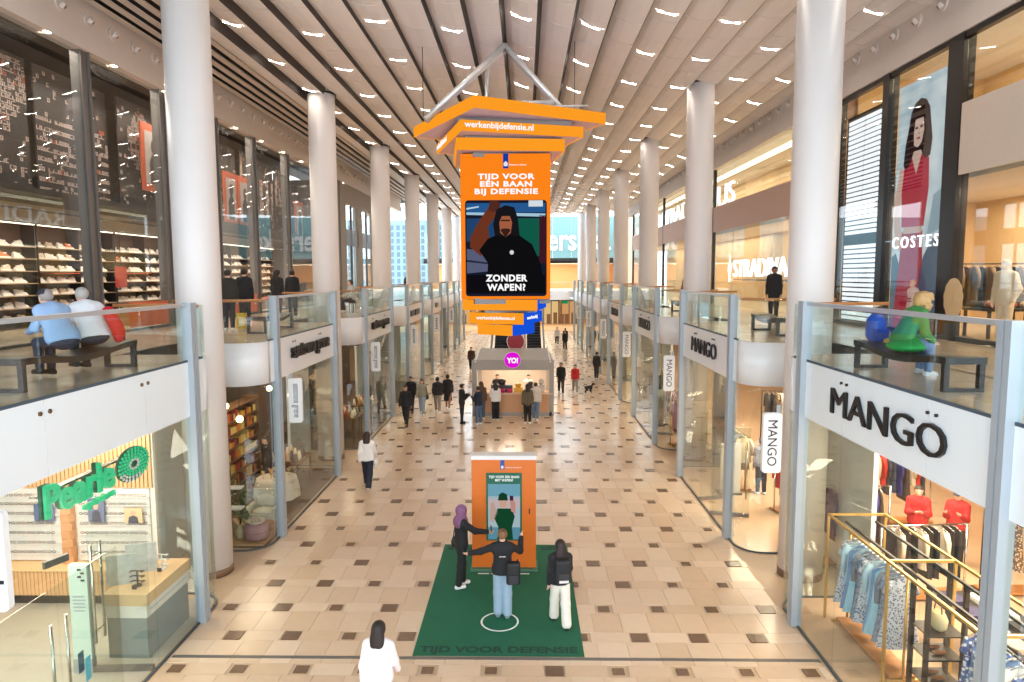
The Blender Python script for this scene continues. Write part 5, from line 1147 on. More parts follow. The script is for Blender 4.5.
# ================================================================== people
def snet(f, lo, hi, h):
    n = [max(4, int(math.ceil((b-a)/h))+1) for a, b in zip(lo, hi)]
    ax = [lo[i]+h*np.arange(n[i]) for i in range(3)]
    G = np.stack(np.meshgrid(*ax, indexing='ij'), -1).astype(np.float32); v = f(G.reshape(-1, 3)).reshape(n)
    v[0, :, :] = v[-1, :, :] = 1; v[:, 0, :] = v[:, -1, :] = 1; v[:, :, 0] = v[:, :, -1] = 1
    ins = v < 0
    sl = lambda o: tuple(slice(o[i], n[i]-1+o[i]) for i in range(3))
    cs = [(a, b, c) for a in (0, 1) for b in (0, 1) for c in (0, 1)]
    cnt = sum(ins[sl(o)].astype(np.int8) for o in cs); act = (cnt > 0) & (cnt < 8)
    idx = np.full(act.shape, -1, np.int64); ids = np.argwhere(act); idx[act] = np.arange(len(ids))
    if not len(ids): return np.zeros((0, 3)), np.zeros((0, 4), int)
    acc = np.zeros((len(ids), 3)); num = np.zeros(len(ids))
    for a in cs:
        for b in cs:
            if sum(abs(a[i]-b[i]) for i in range(3)) != 1 or a > b: continue
            va = v[tuple((ids+a).T)]; vb = v[tuple((ids+b).T)]; m = (va < 0) != (vb < 0)
            t = np.where(m, va/np.where(m, va-vb, 1), 0)
            p = np.array(a)+t[:, None]*(np.array(b)-np.array(a)); acc += p*m[:, None]; num += m
    V = np.array(lo)+h*(ids+acc/num[:, None]); F = []
    for d in range(3):
        e = [0, 0, 0]; e[d] = 1; u, w = (d+1) % 3, (d+2) % 3
        s0 = tuple(slice(1, n[i]-1) if i != d else slice(0, n[i]-1) for i in range(3)); s1 = tuple(slice(1, n[i]-1) if i != d else slice(1, n[i]) for i in range(3))
        A, B = ins[s0], ins[s1]
        for cond, flip in ((A & ~B, False), (~A & B, True)):
            c = np.argwhere(cond)
            if not len(c): continue
            c = c+[0 if i == d else 1 for i in range(3)]
            du = np.zeros(3, int); du[u] = 1; dw = np.zeros(3, int); dw[w] = 1
            q = np.stack([idx[tuple((c-du-dw).T)], idx[tuple((c-dw).T)], idx[tuple(c.T)], idx[tuple((c-du).T)]], 1)
            F.append(q[:, ::-1] if flip else q)
    return V, np.concatenate(F)
def net_obj(name, f, lo, hi, h, m, parent):
    V, F = snet(f, lo, hi, h); me = bpy.data.meshes.new(name); me.from_pydata(V.tolist(), [], F.tolist()); me.materials.append(m)
    me.polygons.foreach_set('use_smooth', [True]*len(me.polygons)); me.update(); return link(name, me, parent)
def cone(P, a, b, ra, rb):
    a = np.asarray(a, np.float32); b = np.asarray(b, np.float32); ab = b-a; t = np.clip(((P-a)@ab)/max(1e-9, ab@ab), 0, 1)
    d = P-a-t[:, None]*ab; return np.sqrt((d*d).sum(1))-(ra+t*(rb-ra))
def ell(P, c, r):
    q = (P-np.asarray(c, np.float32))/np.asarray(r, np.float32); l = np.sqrt((q*q).sum(1)); return (l-1)*min(r)
def smin(L, k):
    o = L[0]
    for x in L[1:]:
        hh = np.maximum(k-np.abs(o-x), 0)/k; o = np.minimum(o, x)-hh*hh*k*.25
    return o
SKIN = [(222, 176, 150), (196, 146, 118), (140, 96, 72), (232, 190, 166)]
PN = [0]; PI = math.pi
def person(label, pos, yaw, h=1.72, top=(40, 40, 44), bottom=(50, 54, 70), shoes=(230, 228, 224), hair=(50, 36, 30), style='short', pose='stand', legs=None, arms=None, lean=0.,
           sleeve=1., hem=.50, flare=0., bkind='trousers', skin=0, vox=.027, group='people in the hall', cat='person', name='person', collar=None, zoff=0., headturn=0., allmat=None, slim=1.):
    PN[0] += 1
    root = thing(name, label, cat, pos, yaw, group, local=True)
    def M_(c, r=.8): return allmat or cmat(c, r)
    if legs is None: legs = {'stand': ((.04, .03), (-.04, .02)), 'walk': ((.38, .12), (-.3, .25)), 'sit': ((1.48, 1.5), (1.42, 1.42))}[pose]
    hip = np.array([0, 0, .53]); jl = []
    for s_, (a, b) in zip((-1, 1), legs):
        p0 = hip+[s_*.052, 0, -.01]; p1 = p0+.245*np.array([s_*.02*0, math.sin(a), -math.cos(a)]); p2 = p1+.225*np.array([0, math.sin(a-b), -math.cos(a-b)]); jl.append([p0, p1, p2])
    zmin = min(j[2][2] for j in jl)
    dz = (.05-zmin) if pose != 'sit' else 0.
    if pose == 'sit': dz = zoff/h-.47     # underside of the pelvis rests on the seat
    for j in jl:
        for i in range(3): j[i] = j[i]+[0, 0, dz]
    hip = hip+[0, 0, dz]
    cl, sl_ = math.cos(lean), math.sin(lean)
    def T(v): v = np.array(v, float); return hip+np.array([v[0], v[1]*cl+v[2]*sl_, -v[1]*sl_+v[2]*cl])
    shd = [T((s_*.096, 0, .282)) for s_ in (-1, 1)]; neck = T((0, .0, .33)); hd = T((0, .016, .405))
    if arms is None: arms = ('swing1', 'swing2') if pose == 'walk' else ('hang', 'hang') if pose == 'stand' else ('lap', 'lap')
    AR = {'hang': ((.14, 0, -1), (.05, .16, -1)), 'swing1': ((.12, -.4, -1), (.05, .1, -1)), 'swing2': ((.12, .35, -1), (.02, .6, -.9)), 'lap': ((.15, .35, -1), (-.35, 1, -.25)),
          'fold': ((.15, .25, -1), (-.6, .9, .35)), 'phone': ((.12, .3, -1), (-.25, .9, .55)), 'point': ((.1, .9, -.45), (.0, 1, -.25)), 'out': ((.9, .1, -.42), (.95, .25, -.25)), 'up': ((.35, .75, -.3), (.1, .75, .75)), 'pocket': ((.25, -.15, -1), (-.2, .35, -.9))}
    ja = []
    for s_, p0, a in zip((-1, 1), shd, arms):
        ua, fa = AR[a] if isinstance(a, str) else a
        ua = np.array(ua, float)*[s_, 1, 1]; fa = np.array(fa, float)*[s_, 1, 1]; ua /= np.linalg.norm(ua); fa /= np.linalg.norm(fa)
        p1 = p0+.17*ua; p2 = p1+.145*fa; ja.append([p0, p1, p2, fa])
    S_ = h; sc = lambda p: np.asarray(p)*S_
    fine = vox < .02
    def tor(P, e):       # torso with an oval section
        q = P/S_-hip.astype(np.float32); y = q[:, 1]*cl-q[:, 2]*sl_; z = q[:, 1]*sl_+q[:, 2]*cl
        Q = np.stack([q[:, 0]/slim, y*1.4, z], 1).astype(np.float32)
        L = [cone(Q, (0, 0, .0), (0, 0, .1), .088+e, .08+e), cone(Q, (0, 0, .1), (0, .01, .24), .08+e, .094+e), cone(Q, (-.07, 0, .268), (.07, 0, .268), .05+e, .05+e), cone(Q, (-.03, 0, .02), (.03, 0, .02), .078+e, .078+e)]
        return smin(L, .04)*.8*S_, z
    def arm(P, i, e, upto=1.):
        p0, p1, p2, fa = ja[i]; L = [cone(P, sc(p0), sc(p1), S_*(.031+e), S_*(.025+e))]
        if upto > .4: L.append(cone(P, sc(p1), sc(p1+(p2-p1)*min(1, upto)), S_*(.025+e), S_*((.017 if upto >= 1 else .022)+e)))
        return smin(L, .02*S_)
    def hand(P, i):
        p0, p1, p2, fa = ja[i]; s_ = -1 if i == 0 else 1
        side = np.cross(fa, [0, 0, 1.]); side = side/(np.linalg.norm(side)+1e-6) if np.linalg.norm(side) > .3 else np.array([0, 1., 0]); nrm = np.cross(side, fa)
        if abs(fa[2]) > .8: side = np.array([0, 1., 0])-fa*fa[1]; side /= np.linalg.norm(side); nrm = np.cross(side, fa)
        c = p2+fa*.03; L = [cone(P, sc(p2), sc(c+fa*.012), S_*.014, S_*.018)]
        for q, ln in zip((-.75, -.25, .25, .75), (.034, .042, .045, .038)):
            b0 = p2+fa*.045+side*q*.02; b1 = b0+fa*ln*.55+nrm*.004; b2 = b1+fa*ln*.4+nrm*.012
            L += [cone(P, sc(b0), sc(b1), S_*.0056, S_*.0052), cone(P, sc(b1), sc(b2), S_*.0052, S_*.0046)]
        t0 = p2+fa*.02+side*.014; t1 = t0+side*.022+fa*.016; t2 = t1+fa*.018+side*.006; L += [cone(P, sc(t0), sc(t1), S_*.0068, S_*.006), cone(P, sc(t1), sc(t2), S_*.006, S_*.005)]
        return smin(L, .006*S_)
    ct, st_ = math.cos(headturn), math.sin(headturn)
    def hl(P):   # head-local, unscaled
        q = P/S_-hd.astype(np.float32); return np.stack([q[:, 0]*ct+q[:, 1]*st_, -q[:, 0]*st_+q[:, 1]*ct, q[:, 2]], 1).astype(np.float32)
    def head(P, e=0.):
        Q = hl(P); L = [ell(Q, (0, -.004, .014), (.047+e, .057+e, .056+e)), ell(Q, (0, .012, -.022), (.036+e, .042+e, .044+e))]
        if e == 0: L += [cone(Q, (0, .052, .004), (0, .064, -.012), .006, .009), ell(Q, (.048, -.004, -.002), (.008, .012, .018)), ell(Q, (-.048, -.004, -.002), (.008, .012, .018)), cone(Q, (-.012, .05, -.034), (.012, .05, -.034), .005, .005)]
        return smin(L, .012)*S_
    def leg(P, j, e0, e1, e2, cut=1.):
        a = j[1]+(j[2]-j[1])*cut; return smin([cone(P, sc(j[0]), sc(j[1]), S_*(.05+e0), S_*(.034+e1)), cone(P, sc(j[1]), sc(a), S_*(.034+e1), S_*(.022+e2))], .02*S_)
    allp = np.array([sc(p) for j in jl for p in j]+[sc(p) for j in ja for p in j[:3]]+[sc(j[2]+j[3]*.11) for j in ja]+[sc(hd)])
    lo = allp.min(0)-.14*S_*np.array([.9, .95, .9]); hi = allp.max(0)+.14*S_*np.array([.9, .95, .9]); lo[2] = -.01
    def body(P):
        L = [tor(P, 0)[0], cone(P, sc(neck-[0, 0, .03]), sc(hd-[0, 0, .03]), S_*.03, S_*.028), head(P)]
        for j in jl: L.append(leg(P, j, 0, 0, 0)); L.append(cone(P, sc(j[2]), sc(j[2]+[0, .075, -.028]), S_*.022, S_*.016))
        for i in (0, 1): L += [arm(P, i, 0), hand(P, i)]
        return smin(L, .012*S_)
    net_obj('body', body, lo, hi, vox, allmat or cmat(SKIN[skin], .55), root)
    e_t = .014
    def topf(P):
        t, z = tor(P, e_t); L = [t]
        t = smin([t, cone(P, sc(T((0, 0, .28))), sc(T((0, .004, .345))), S_*.07, S_*.04)], .03*S_)
        t = np.maximum(np.maximum(t, (-(z-(hem-.53))*S_)), (z-.345)*S_)
        o = [t]
        for i in (0, 1): o.append(arm(P, i, .012, sleeve))
        return smin(o, .015*S_)
    if top is not None: net_obj('top', topf, lo, hi, vox, M_(top), root)
    if bkind == 'skirt':
        def bot(P):
            q = P/S_-hip.astype(np.float32); z = q[:, 2]; r = np.sqrt(q[:, 0]**2+(q[:, 1]*1.25)**2)-(.1+.06*np.clip(-z, 0, .4)); return np.maximum(np.maximum(r, z-.09), -(z+flare))*S_*.9
    else:
        def bot(P):
            t, z = tor(P, .008); t = np.maximum(t, (z-.075)*S_); L = [np.maximum(t, -(z+.14)*S_)]
            for j in jl: L.append(leg(P, j, .008, .01+flare*.5, .012+flare, .96 if bkind == 'trousers' else .1))
            return smin(L, .015*S_)
    if bottom is not None: net_obj(bkind, bot, lo, hi, vox, M_(bottom), root)
    for j in jl:
        a = sc(j[2]); foot = lambda P, a=a: np.maximum(smin([cone(P, a+np.array([0, -.02, -.03])*S_, a+np.array([0, .07, -.032])*S_, .03*S_, .026*S_), cone(P, a, a+np.array([0, .02, -.02])*S_, .03*S_, .028*S_)], .02), (a[2]-.05*S_)-P[:, 2]+.002)
        net_obj('shoe', foot, a-np.array([.06, .1, .12])*S_, a+np.array([.06, .16, .06])*S_, min(vox, .02), M_(shoes), root)
    H = M_(hair, .6); hlo, hhi = sc(hd)-.23*S_, sc(hd)+.12*S_
    if style in ('short', 'long', 'bun', 'curly', 'cap', 'grey'):
        def hairf(P):
            Q = hl(P); w = {'curly': .03, 'long': .013}.get(style, .009)
            d = ell(Q, (0, -.008, .016), (.047+w, .057+w, .054+w)); d = np.maximum(d, -np.maximum(.012-Q[:, 1], Q[:, 2]-.03)); d = np.maximum(d, -(Q[:, 2]+(.03 if style != 'long' else .08)))
            L = [d]
            if style == 'bun': L.append(ell(Q, (0, -.05, .05), (.024, .024, .022)))
            if style == 'long': L += [ell(Q, (0, -.046, -.045), (.06, .036, .075)), ell(Q, (0, -.06, -.115), (.06, .03, .085))]
            if style == 'curly':
                r_ = random.Random(5)
                for q in range(46):
                    a_ = r_.uniform(.6, 5.7)+PI/2; zz = r_.uniform(-.085, .07); rad = .062*math.sqrt(max(.1, 1-(zz/.1)**2))+.006
                    L.append(ell(Q, (rad*math.cos(a_), rad*math.sin(a_)-.008, zz+.012), (.019, .019, .017)))
            return smin(L, .02 if style != 'curly' else .006)*S_
        net_obj('hair', hairf, hlo, hhi, min(vox, .02 if style != 'curly' else .012), H, root)
        if style == 'cap':
            def capf(P):
                Q = hl(P); d = np.maximum(ell(Q, (0, -.004, .018), (.058, .068, .062)), .018-Q[:, 2]); b = ell(Q, (0, .072, .02), (.042, .045, .006)); return smin([d, b], .008)*S_
            net_obj('cap', capf, hlo, hhi, min(vox, .018), M_((44, 46, 58)), root)
    if style == 'hijab':
        def hj(P):
            Q = hl(P); d = ell(Q, (0, -.012, .01), (.062, .072, .072)); d = np.maximum(d, -ell(Q, (0, .075, -.008), (.042, .05, .05)))
            return smin([d, cone(Q, (0, -.01, -.06), (0, -.012, -.1), .052, .075), np.maximum(ell(Q, (0, -.025, -.13), (.115, .085, .085)), -(Q[:, 2]+.2))], .03)*S_
        net_obj('headscarf', hj, sc(hd)-.24*S_, sc(hd)+.14*S_, min(vox, .018), H, root)
    if style != 'mannequin':
        ey = MB()
        for s_ in (-1, 1):
            p = Vector((s_*.018*ct-.05*st_, s_*.018*st_+.05*ct, .006)); c = sc(hd)+np.array(p)*S_
            ey.ball(tuple(c), .006*S_, .006*S_, .005*S_, 0, 6, 4)
        link('eyes', ey.mesh('eyes', cmat((30, 24, 22), .4)), root)
    root['_j'] = 0; del root['_j']
    Rz = Matrix.Rotation(yaw, 3, 'Z')
    return dict(root=root, W=lambda v: Vector(pos)+Rz @ Vector([float(c) for c in np.asarray(v)*S_]), hip=hip, sh=shd, hands=[j[2]+j[3]*.05 for j in ja], yaw=yaw, T=T)
def backpack(label, pr, off=(0, -.13, .19), size=(.16, .085, .25), col=(30, 30, 34), side=0., patch=None):
    c = pr['W'](pr['T'](off)); b = thing('backpack', label, 'backpack', c, pr['yaw'], local=True); w, d, h = [v*1.7 for v in size]
    def f(P): q = np.abs(P)-np.array([w/2-.04, d/2-.04, h/2-.05]); return np.sqrt((np.maximum(q, 0)**2).sum(1))+np.minimum(q.max(1), 0)-.045
    net_obj('bag_body', f, (-w/2-.05, -d/2-.05, -h/2-.05), (w/2+.05, d/2+.05, h/2+.05), .02, cmat(col, .6), b)
    link('front_pocket', MB().box(-w*.33, w*.33, -d/2-.025, -d/2+.01, -h*.4, -h*.02).mesh('front_pocket', cmat((44, 44, 48), .6)), b)
    if patch: link('print', MB().box(-w*.3, w*.3, -d/2-.03, -d/2-.025, -h*.4, -h*.3).mesh('print', cmat(patch)), b)
    for s_ in (-1, 1): link('strap', MB().tube([(s_*w*.3, d/2, h*.35), (s_*w*.32, d/2+.09, h*.42), (s_*w*.32, d/2+.2, h*.3)], .016, 6).mesh('strap', cmat((24, 24, 26))), b)
    return b
def handbag(label, pr, side, col, z=.5, w=.26):
    c = pr['W']((side*.15, .0, z)); b = thing('handbag', label, 'handbag', c, pr['yaw'], local=True)
    link('pouch', MB().lathe([(.05, -.14), (.13, -.12), (.14, 0), (.1, .09)], 12, sx=.5, sy=1.).mesh('pouch', cmat(col, .5)), b)
    link('strap', MB().tube([(0, -.09, .08), (-side*.02, -.06, .3), (-side*.1, 0, .62), (-side*.02, .06, .3), (0, .09, .08)], .009, 5).mesh('strap', cmat(col, .5)), b)
PI = math.pi
hero = 'visitors on the green mat'
p1 = person('person in a purple headscarf and black clothes reaching out to the photo booth', (-1.32, 13.75, .012), -1.15, 1.74, (26, 25, 28), (24, 24, 27), (226, 224, 220), (122, 78, 112), 'hijab', 'stand', arms=('hang', ((.15, .8, -.6), (.15, 1, -.15))), vox=.0135, flare=.006, group=hero, hem=.42, legs=((.12, .1), (-.1, .04)))
handbag('black shoulder bag worn by the person in the purple headscarf', p1, -1, (28, 26, 28), .52)
ph = thing('phone', 'black phone held towards the booth by the person in the headscarf', 'phone', p1['W'](p1['hands'][1]), p1['yaw'], local=True); link('phone_body', MB().box(-.035, .035, -.006, .006, -.02, .13).mesh('phone_body', m_dark), ph); link('phone_screen', MB().box(-.03, .03, -.008, -.006, -.015, .125).mesh('phone_screen', cmat((60, 64, 74), .2)), ph)
p2 = person('person in a black sweatshirt and light jeans with arms raised inside the white ring', (-.42, 12.5, .012), .02, 1.70, (26, 26, 30), (146, 168, 186), (120, 130, 136), (120, 86, 58), 'bun', 'stand', arms=((( 1, .3, -.5), (1, .45, -.35)), ((.55, .55, -.5), (.1, .6, .85))), vox=.0135, flare=.018, group=hero, hem=.5)
bk = backpack('small black backpack hanging from one shoulder of the person in light jeans', p2, (.12, -.1, .02), (.15, .09, .26), (24, 24, 27), patch=None)
for a_, b_ in ((-.06, -.015), (-.01, .06)): link('back_print', MB().box(a_, b_, -.158, -.148, 1.235, 1.25).mesh('back_print', cmat((220, 216, 214))), p2['root'])
p3 = person('person with long dark hair, black jacket and wide cream trousers stepping on the mat edge', (.66, 12.22, .012), .12, 1.63, (28, 28, 31), (226, 220, 208), (34, 30, 30), (44, 30, 28), 'long', 'walk', legs=((.3, .1), (-.22, .1)), arms=('hang', 'swing2'), vox=.0135, flare=.022, group=hero)
backpack('large black backpack worn by the person in cream trousers', p3, (.01, -.125, .17), (.17, .09, .27), (26, 26, 30), patch=(220, 218, 216))
p4 = person('person in a white and pink jacket with long dark hair at the bottom picture edge', (-2.06, 9.15, 0), -.12, 1.68, (240, 230, 234), (40, 38, 42), (230, 228, 226), (42, 30, 28), 'long', 'walk', vox=.0135, hem=.47)
p5 = person('person in a white shirt and dark flared trousers walking away beside the left shopfront', (-4.83, 20.5, 0), .0, 1.76, (236, 230, 224), (36, 40, 56), (226, 222, 218), (52, 34, 28), 'long', 'walk', vox=.02, flare=.02, sleeve=1.)
handbag('white handbag carried by the person in dark flared trousers', p5, 1, (230, 226, 220), .46)
def P_(label, x, y, yaw, h, top, bottom, **k): return person(label, (x, y, 0), yaw, h, top, bottom, **k)
a6 = P_('person in an all-black suit walking towards the camera beside the left glass', -5.15, 29.2, PI-.05, 1.8, (30, 30, 33), (32, 32, 36), shoes=(30, 28, 28), pose='walk', hem=.42, skin=1)
P_('person in black behind the black-suited walker at the left glass', -5.4, 32.1, PI, 1.76, (28, 26, 30), (26, 26, 30), pose='walk', shoes=(30, 30, 30), skin=1)
a8 = P_('person with long hair in a grey-green jacket and pale jeans', -4.8, 31.6, PI, 1.7, (140, 136, 116), (150, 164, 176), style='long', hair=(96, 60, 40), pose='walk', flare=.01)
handbag('dark shoulder bag of the person in the grey-green jacket', a8, -1, (50, 40, 38), .5)
P_('person in a black vest over white with grey trousers', -4.12, 32.0, .1, 1.74, (34, 33, 36), (150, 138, 124), pose='walk', hair=(30, 24, 22), skin=2, sleeve=.5)
a10 = P_('person in black with a white diagonal strap and long shorts', -3.7, 32.6, .0, 1.78, (28, 28, 30), (30, 30, 33), pose='walk', hair=(24, 20, 18), skin=2, bkind='skirt', flare=.24)
P_('person in a black jacket looking at a phone, left of the kiosk queue', -2.75, 29.6, -1.2, 1.76, (30, 30, 33), (34, 34, 38), arms=('phone', 'phone'), shoes=(24, 24, 24), hem=.44)
P_('person in a dark navy jacket and blue jeans facing the phone user', -2.0, 29.4, .9, 1.68, (32, 38, 56), (84, 104, 130), arms=('phone', 'phone'), hair=(70, 50, 40))
P_('person with long auburn hair in a brown coat and jeans by the kiosk corner', -1.95, 30.55, .3, 1.7, (96, 74, 62), (80, 96, 116), style='long', hair=(90, 52, 36), hem=.44)
P_('person in a white top and black flared trousers at the kiosk counter', -1.3, 30.35, .2, 1.68, (226, 222, 218), (30, 30, 33), style='long', hair=(40, 30, 26), arms=('fold', 'hang'), flare=.014)
P_('person with very long dark hair in an olive jacket and black trousers at the kiosk', .14, 29.6, .1, 1.74, (96, 86, 64), (26, 26, 28), style='long', hair=(36, 26, 24), hem=.42)
P_('person in a cream jacket and blue jeans at the kiosk with a dark bag', .5, 30.3, -.2, 1.7, (214, 204, 190), (96, 122, 152), style='short', hair=(60, 44, 36))
P_('kiosk worker in black behind the counter, left', -1.3, 32.6, PI, 1.75, (28, 28, 30), (30, 30, 32))
P_('kiosk worker in white behind the counter, right', .2, 32.8, PI, 1.7, (210, 206, 200), (40, 40, 44), hair=(30, 24, 22))
P_('person in a black t-shirt walking towards the camera right of the kiosk', 2.0, 37.1, PI, 1.78, (24, 24, 26), (44, 42, 46), pose='walk', sleeve=.5, skin=1)
P_('person in a red jacket walking a dog right of the kiosk', 2.8, 37.4, PI, 1.62, (190, 40, 40), (150, 140, 130), pose='walk', hair=(50, 30, 26))
P_('person in a dark coat standing by the far right shopfront', 4.5, 42.4, -.6, 1.72, (44, 38, 34), (60, 50, 44), hair=(40, 34, 32), hem=.4)
P_('person in a white shirt far down the hall', 3.04, 63.5, PI, 1.7, (214, 210, 206), (44, 46, 54), pose='walk')
P_('person in a black coat far down the hall', 3.5, 58.7, PI, 1.75, (30, 30, 32), (34, 34, 38), pose='walk', hem=.4)
P_('person in a dark jacket behind the black-coated one far down the hall', 3.75, 62.4, 0, 1.7, (46, 44, 50), (60, 62, 70), pose='walk')
P_('person in brown at the far left beyond the kiosk', -3.6, 46., PI, 1.7, (70, 52, 44), (36, 36, 40), pose='walk')
# dog
dg_ = thing('dog', 'small black dog on the floor beside the person in the red jacket', 'dog', (3.55, 37.5, 0), -1.2, local=True)
def dog(P):
    L = [cone(P, (0, -.16, .3), (0, .14, .31), .085, .105), cone(P, (0, .16, .33), (0, .26, .46), .065, .05), cone(P, (0, .26, .48), (0, .34, .47), .06, .045), cone(P, (0, .35, .46), (0, .42, .445), .033, .026),
         cone(P, (.04, .26, .52), (.06, .24, .44), .022, .016), cone(P, (-.04, .26, .52), (-.06, .24, .44), .022, .016), cone(P, (0, -.22, .34), (0, -.34, .46), .022, .012)]
    for s_ in (-1, 1):
        L += [cone(P, (s_*.055, .14, .28), (s_*.055, .13, .14), .04, .026), cone(P, (s_*.055, .13, .14), (s_*.055, .15, .02), .024, .022), cone(P, (s_*.055, .15, .018), (s_*.055, .18, .016), .024, .02)]
        L += [cone(P, (s_*.055, -.15, .28), (s_*.055, -.1, .17), .055, .032), cone(P, (s_*.055, -.1, .17), (s_*.055, -.2, .1), .028, .02), cone(P, (s_*.055, -.2, .1), (s_*.055, -.18, .02), .02, .02), cone(P, (s_*.055, -.18, .018), (s_*.055, -.15, .016), .024, .02)]
    return smin(L, .03)
net_obj('body', dog, (-.14, -.42, -.005), (.14, .5, .64), .02, cmat((30, 28, 28)), dg_)
link('collar', MB().lathe([(.062, -.012), (.062, .012)], 14, (0, .2, .39), cap=False).mesh('collar', cmat((160, 40, 40))), dg_)
# upper galleries
def U(label, x, y, yaw, h, top, bottom, **k): return person(label, (x, y, 4.95), yaw, h, top, bottom, group='people on the galleries', **k)
g1 = U('seated person with a dark cap and light blue shirt on the left gallery bench', -6.98, 10.2, 1.25, 1.76, (150, 178, 216), (38, 44, 64), style='cap', hair=(150, 140, 134), pose='sit', zoff=.50, lean=.45, vox=.018, shoes=(40, 36, 36), slim=1.25)
g2 = U('seated person with grey hair and white shirt on the left gallery bench', -6.98, 10.95, 1.1, 1.74, (226, 228, 232), (38, 40, 52), style='grey', hair=(170, 164, 158), pose='sit', zoff=.50, lean=.4, vox=.018, shoes=(40, 36, 36), slim=1.25)
rj = thing('red_jacket', 'red jacket slung over the shoulder of the grey-haired seated person', 'jacket', (-6.78, 10.98, 5.4))
def rjf(P): return np.maximum(smin([cone(P, (.0, .05, .52), (.08, .1, .3), .1, .1), cone(P, (.08, .1, .3), (.1, .12, .08), .1, .07)], .03), 0-P[:, 2]*0-1)
net_obj('cloth', rjf, (-.2, -.15, -.05), (.3, .35, .72), .03, cmat((196, 24, 36)), rj)
link('sleeve', MB().tube([(.05, .14, .45), (.12, .2, .2), (.12, .2, .05)], [.05, .05, .04], 8).mesh('sleeve', cmat((176, 20, 30))), rj)
g3 = U('seated person with curly blond hair on the right gallery bench', 5.74, 10.5, -1.45, 1.7, (60, 130, 64), (110, 132, 166), style='curly', hair=(186, 146, 92), pose='sit', zoff=.43, lean=.5, arms=(((.15, .05, -1), (-.3, .7, -.5)),)*2, vox=.018, shoes=(206, 206, 206))
gc = thing('green_coat', 'bright green coat spread over the lap of the curly haired person', 'coat', (5.72, 10.4, 5.42)); 
net_obj('cloth', lambda P: smin([ell(P, (.0, -.08, .0), (.24, .34, .09)), ell(P, (.12, .05, .06), (.14, .2, .08))], .05), (-.35, -.5, -.15), (.4, .4, .3), .03, cmat((20, 150, 66)), gc)
link('lining', MB().ball((.02, .22, .05), .2, .08, .06).mesh('lining', cmat((170, 130, 70))), gc)
bb = thing('backpack', 'blue rucksack on the bench beside the curly haired person', 'backpack', (5.72, 11.2, 5.4)); MB().lathe([(.1, 5.4), (.15, 5.5), (.15, 5.75), (.08, 5.85)], 14, (5.72, 11.2, 0)).build('bag_body', cmat((40, 80, 170)), bb); MB().box(5.6, 5.84, 11.02, 11.06, 5.45, 5.62).build('front_pocket', cmat((30, 60, 140)), bb)
U('person in black standing on the right gallery in front of the lit shop', 8.5, 23.5, 2.6, 1.8, (26, 25, 27), (30, 30, 34), hair=(24, 20, 18), skin=2, vox=.022)
ul = [(-8.4, 19.3, .3, 1.72, (44, 42, 36), (44, 44, 50), 'olive-black coat with a yellow bag', 'short'), (-8.55, 20.8, .1, 1.76, (28, 27, 30), (50, 52, 60), 'black hooded coat and grey trousers', 'short'),
      (-8.3, 22.9, -.4, 1.74, (30, 28, 30), (40, 40, 46), 'long black coat holding a bag', 'long'), (-8.5, 25.0, .4, 1.74, (32, 30, 33), (42, 44, 54), 'black jacket at the shop entrance', 'short')]
for x, y, yw, hh, tc_, bc, lb, sty in ul: q = U('person in an %s outside the upper left sports shop' % lb if lb[0] == 'o' else 'person in a %s outside the upper left sports shop' % lb, x, y, yw, hh, tc_, bc, style=sty, hair=(34, 28, 26), hem=.43, vox=.022, pose='stand')
yb = thing('shopping_bag', 'yellow shopping bag beside the person in the olive-black coat', 'bag', (-8.05, 19.3, 5.25)); MB().box(-8.15, -7.93, 19.2, 19.4, 5.0, 5.45).build('bag_body', cmat((206, 168, 40)), yb); MB().tube([(-8.1, 19.3, 5.45), (-8.08, 19.3, 5.62), (-8.0, 19.3, 5.62), (-7.98, 19.3, 5.45)], .008, 5).build('handle', cmat((120, 90, 30)), yb)
for i, (x, y, yw, c, lb) in enumerate(((-7.6, 27.6, .8, (60, 50, 46), 'dark brown'), (-7.2, 28.6, 2.2, (190, 186, 180), 'pale grey'), (-8.1, 28.9, -1.8, (120, 80, 62), 'rust'))):
    U('person in %s clothes in the seated group on the left gallery' % lb, x, y, yw, 1.7, c, (50, 50, 58), pose='sit', zoff=.46, lean=.1, style='short', hair=(40, 30, 26))
for i, (x, y) in enumerate(((-7.6, 27.6), (-7.2, 28.6), (-8.1, 28.9))):
    t = thing('stool', 'dark stool under the seated group on the left gallery, %s one' % ('nearest', 'middle', 'furthest')[i], 'stool', (x, y, 4.95), 0, 'stools'); MB().lathe([(.19, .4), (.2, .42), (.19, .45)], 16, (x, y, 4.95)).build('seat', m_bench, t)
    for a in range(4): MB().tube([(x+.14*math.cos(a*1.57), y+.14*math.sin(a*1.57), 4.95), (x+.12*math.cos(a*1.57), y+.12*math.sin(a*1.57), 5.36)], .018, 6).build('leg', m_bench, t)
for i, (x, y, yw, c, lb) in enumerate(((6.45, 27.4, -1.2, (196, 188, 180), 'a pale grey top'), (6.5, 28.3, -1.9, (150, 110, 84), 'a tan coat'))):
    U('person in %s seated on the right gallery bench' % lb, x, y, yw, 1.7, c, (44, 44, 50), pose='sit', zoff=.5, lean=.15, style='long', hair=(60, 40, 32))
U('person in black walking further along the right gallery', 7.0, 38., .2, 1.75, (28, 28, 30), (32, 32, 36), pose='walk')
U('person in dark clothes far along the left gallery', -8.0, 47., .2, 1.72, (50, 46, 46), (40, 40, 46), pose='walk')
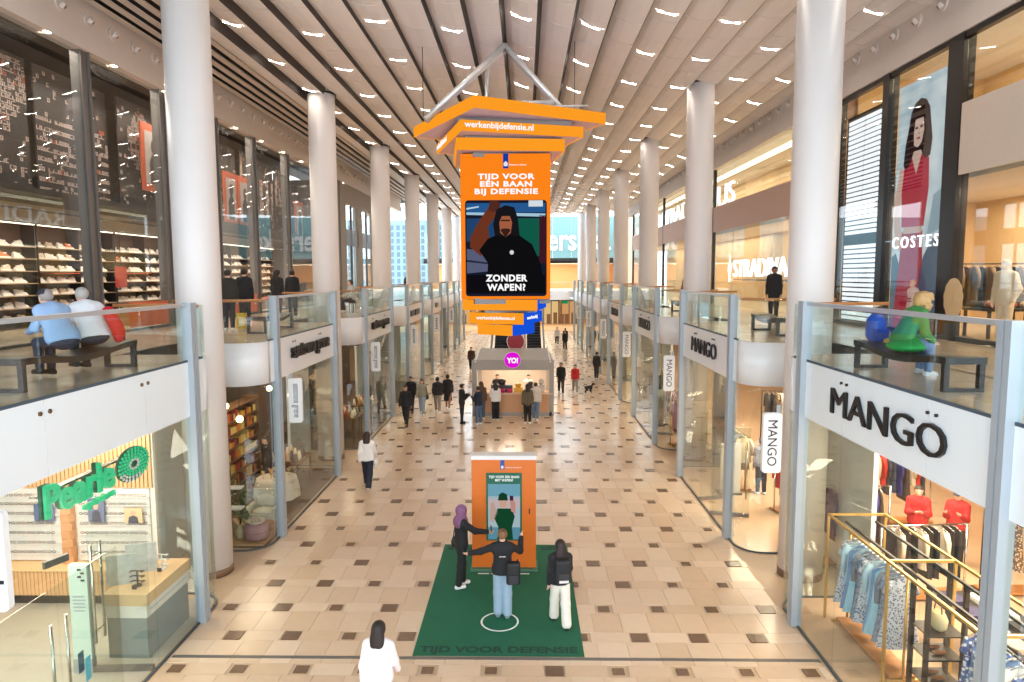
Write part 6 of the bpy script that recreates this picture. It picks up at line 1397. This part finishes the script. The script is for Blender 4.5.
for x, y, yw, c, lb in ((-8.9, 18.9, .5, (96, 98, 104), 'grey'), (-7.7, 19.9, 2.4, (40, 38, 40), 'black')):
    person('shopper in a %s coat inside the dim household shop' % lb, (x, y, .004), yw, 1.72, c, (60, 62, 74), hem=.4, group='shoppers in the household shop', style='long' if lb == 'grey' else 'short')
# shoppers and mannequins inside the fashion store
for x, y, yw, c, b, lb, ar in ((8.9, 15.2, 2.7, (186, 34, 36), (44, 42, 46), 'red jacket with folded arms', 'fold'), (9.6, 14.9, 2.3, (178, 36, 38), (48, 46, 50), 'red jacket and cap holding a phone', 'phone'), (7.9, 15.6, 2.2, (214, 196, 178), (120, 100, 86), 'beige top among the racks', 'hang')):
    person('shopper in a %s in the nearest right shop' % lb, (x, y, 0), yw, 1.74, c, b, vox=.022, arms=(ar, ar), group='shoppers in the fashion store', style='cap' if 'cap' in lb else 'short', hem=.42)
person('shopper in grey with a pale backpack in the second right shop bay', (7.0, 19.9, 0), .2, 1.7, (130, 128, 130), (44, 46, 54), vox=.025, group='shoppers in the fashion store', hair=(90, 66, 50))
mq = mat('mannequin_white', srgb(240, 220, 190), .4, noise=.02)
person('pale mannequin in a cream suit in the upper right boutique window', (10.6, 15.3, 4.951), 1.9, 1.86, (240, 214, 170), (240, 214, 170), vox=.02, cat='mannequin', name='mannequin', group='mannequins', style='mannequin', allmat=mq, arms=('pocket', 'hang'), hem=.44)
person('dark mannequin in a coat in the upper window of the boutique', (11.0, 14.2, 9.301), 1.8, 1.8, (60, 56, 56), (50, 48, 50), vox=.025, cat='mannequin', name='mannequin', group='mannequins', style='short', hem=.36)
mz = person('small mannequin in a red striped top before the fashion poster', (9.6, 17.1, 4.95), 1.57, 1.4, (214, 190, 180), (34, 32, 34), vox=.02, cat='mannequin', name='mannequin', group='mannequins', style='mannequin', shoes=(230, 230, 230), arms=('pocket', 'pocket'), flare=.0)
for i in range(5):
    link('stripe', MB().lathe([(.145-.003*i, 0), (.145-.003*i, .03)], 20, (0, 0, .86+.065*i), sx=1.0, sy=.76, cap=False).mesh('stripe', cmat((150, 30, 40))), mz['root'])
cleanup = [o for o in bpy.data.objects if '_o' in o]
for o in cleanup: del o['_o']
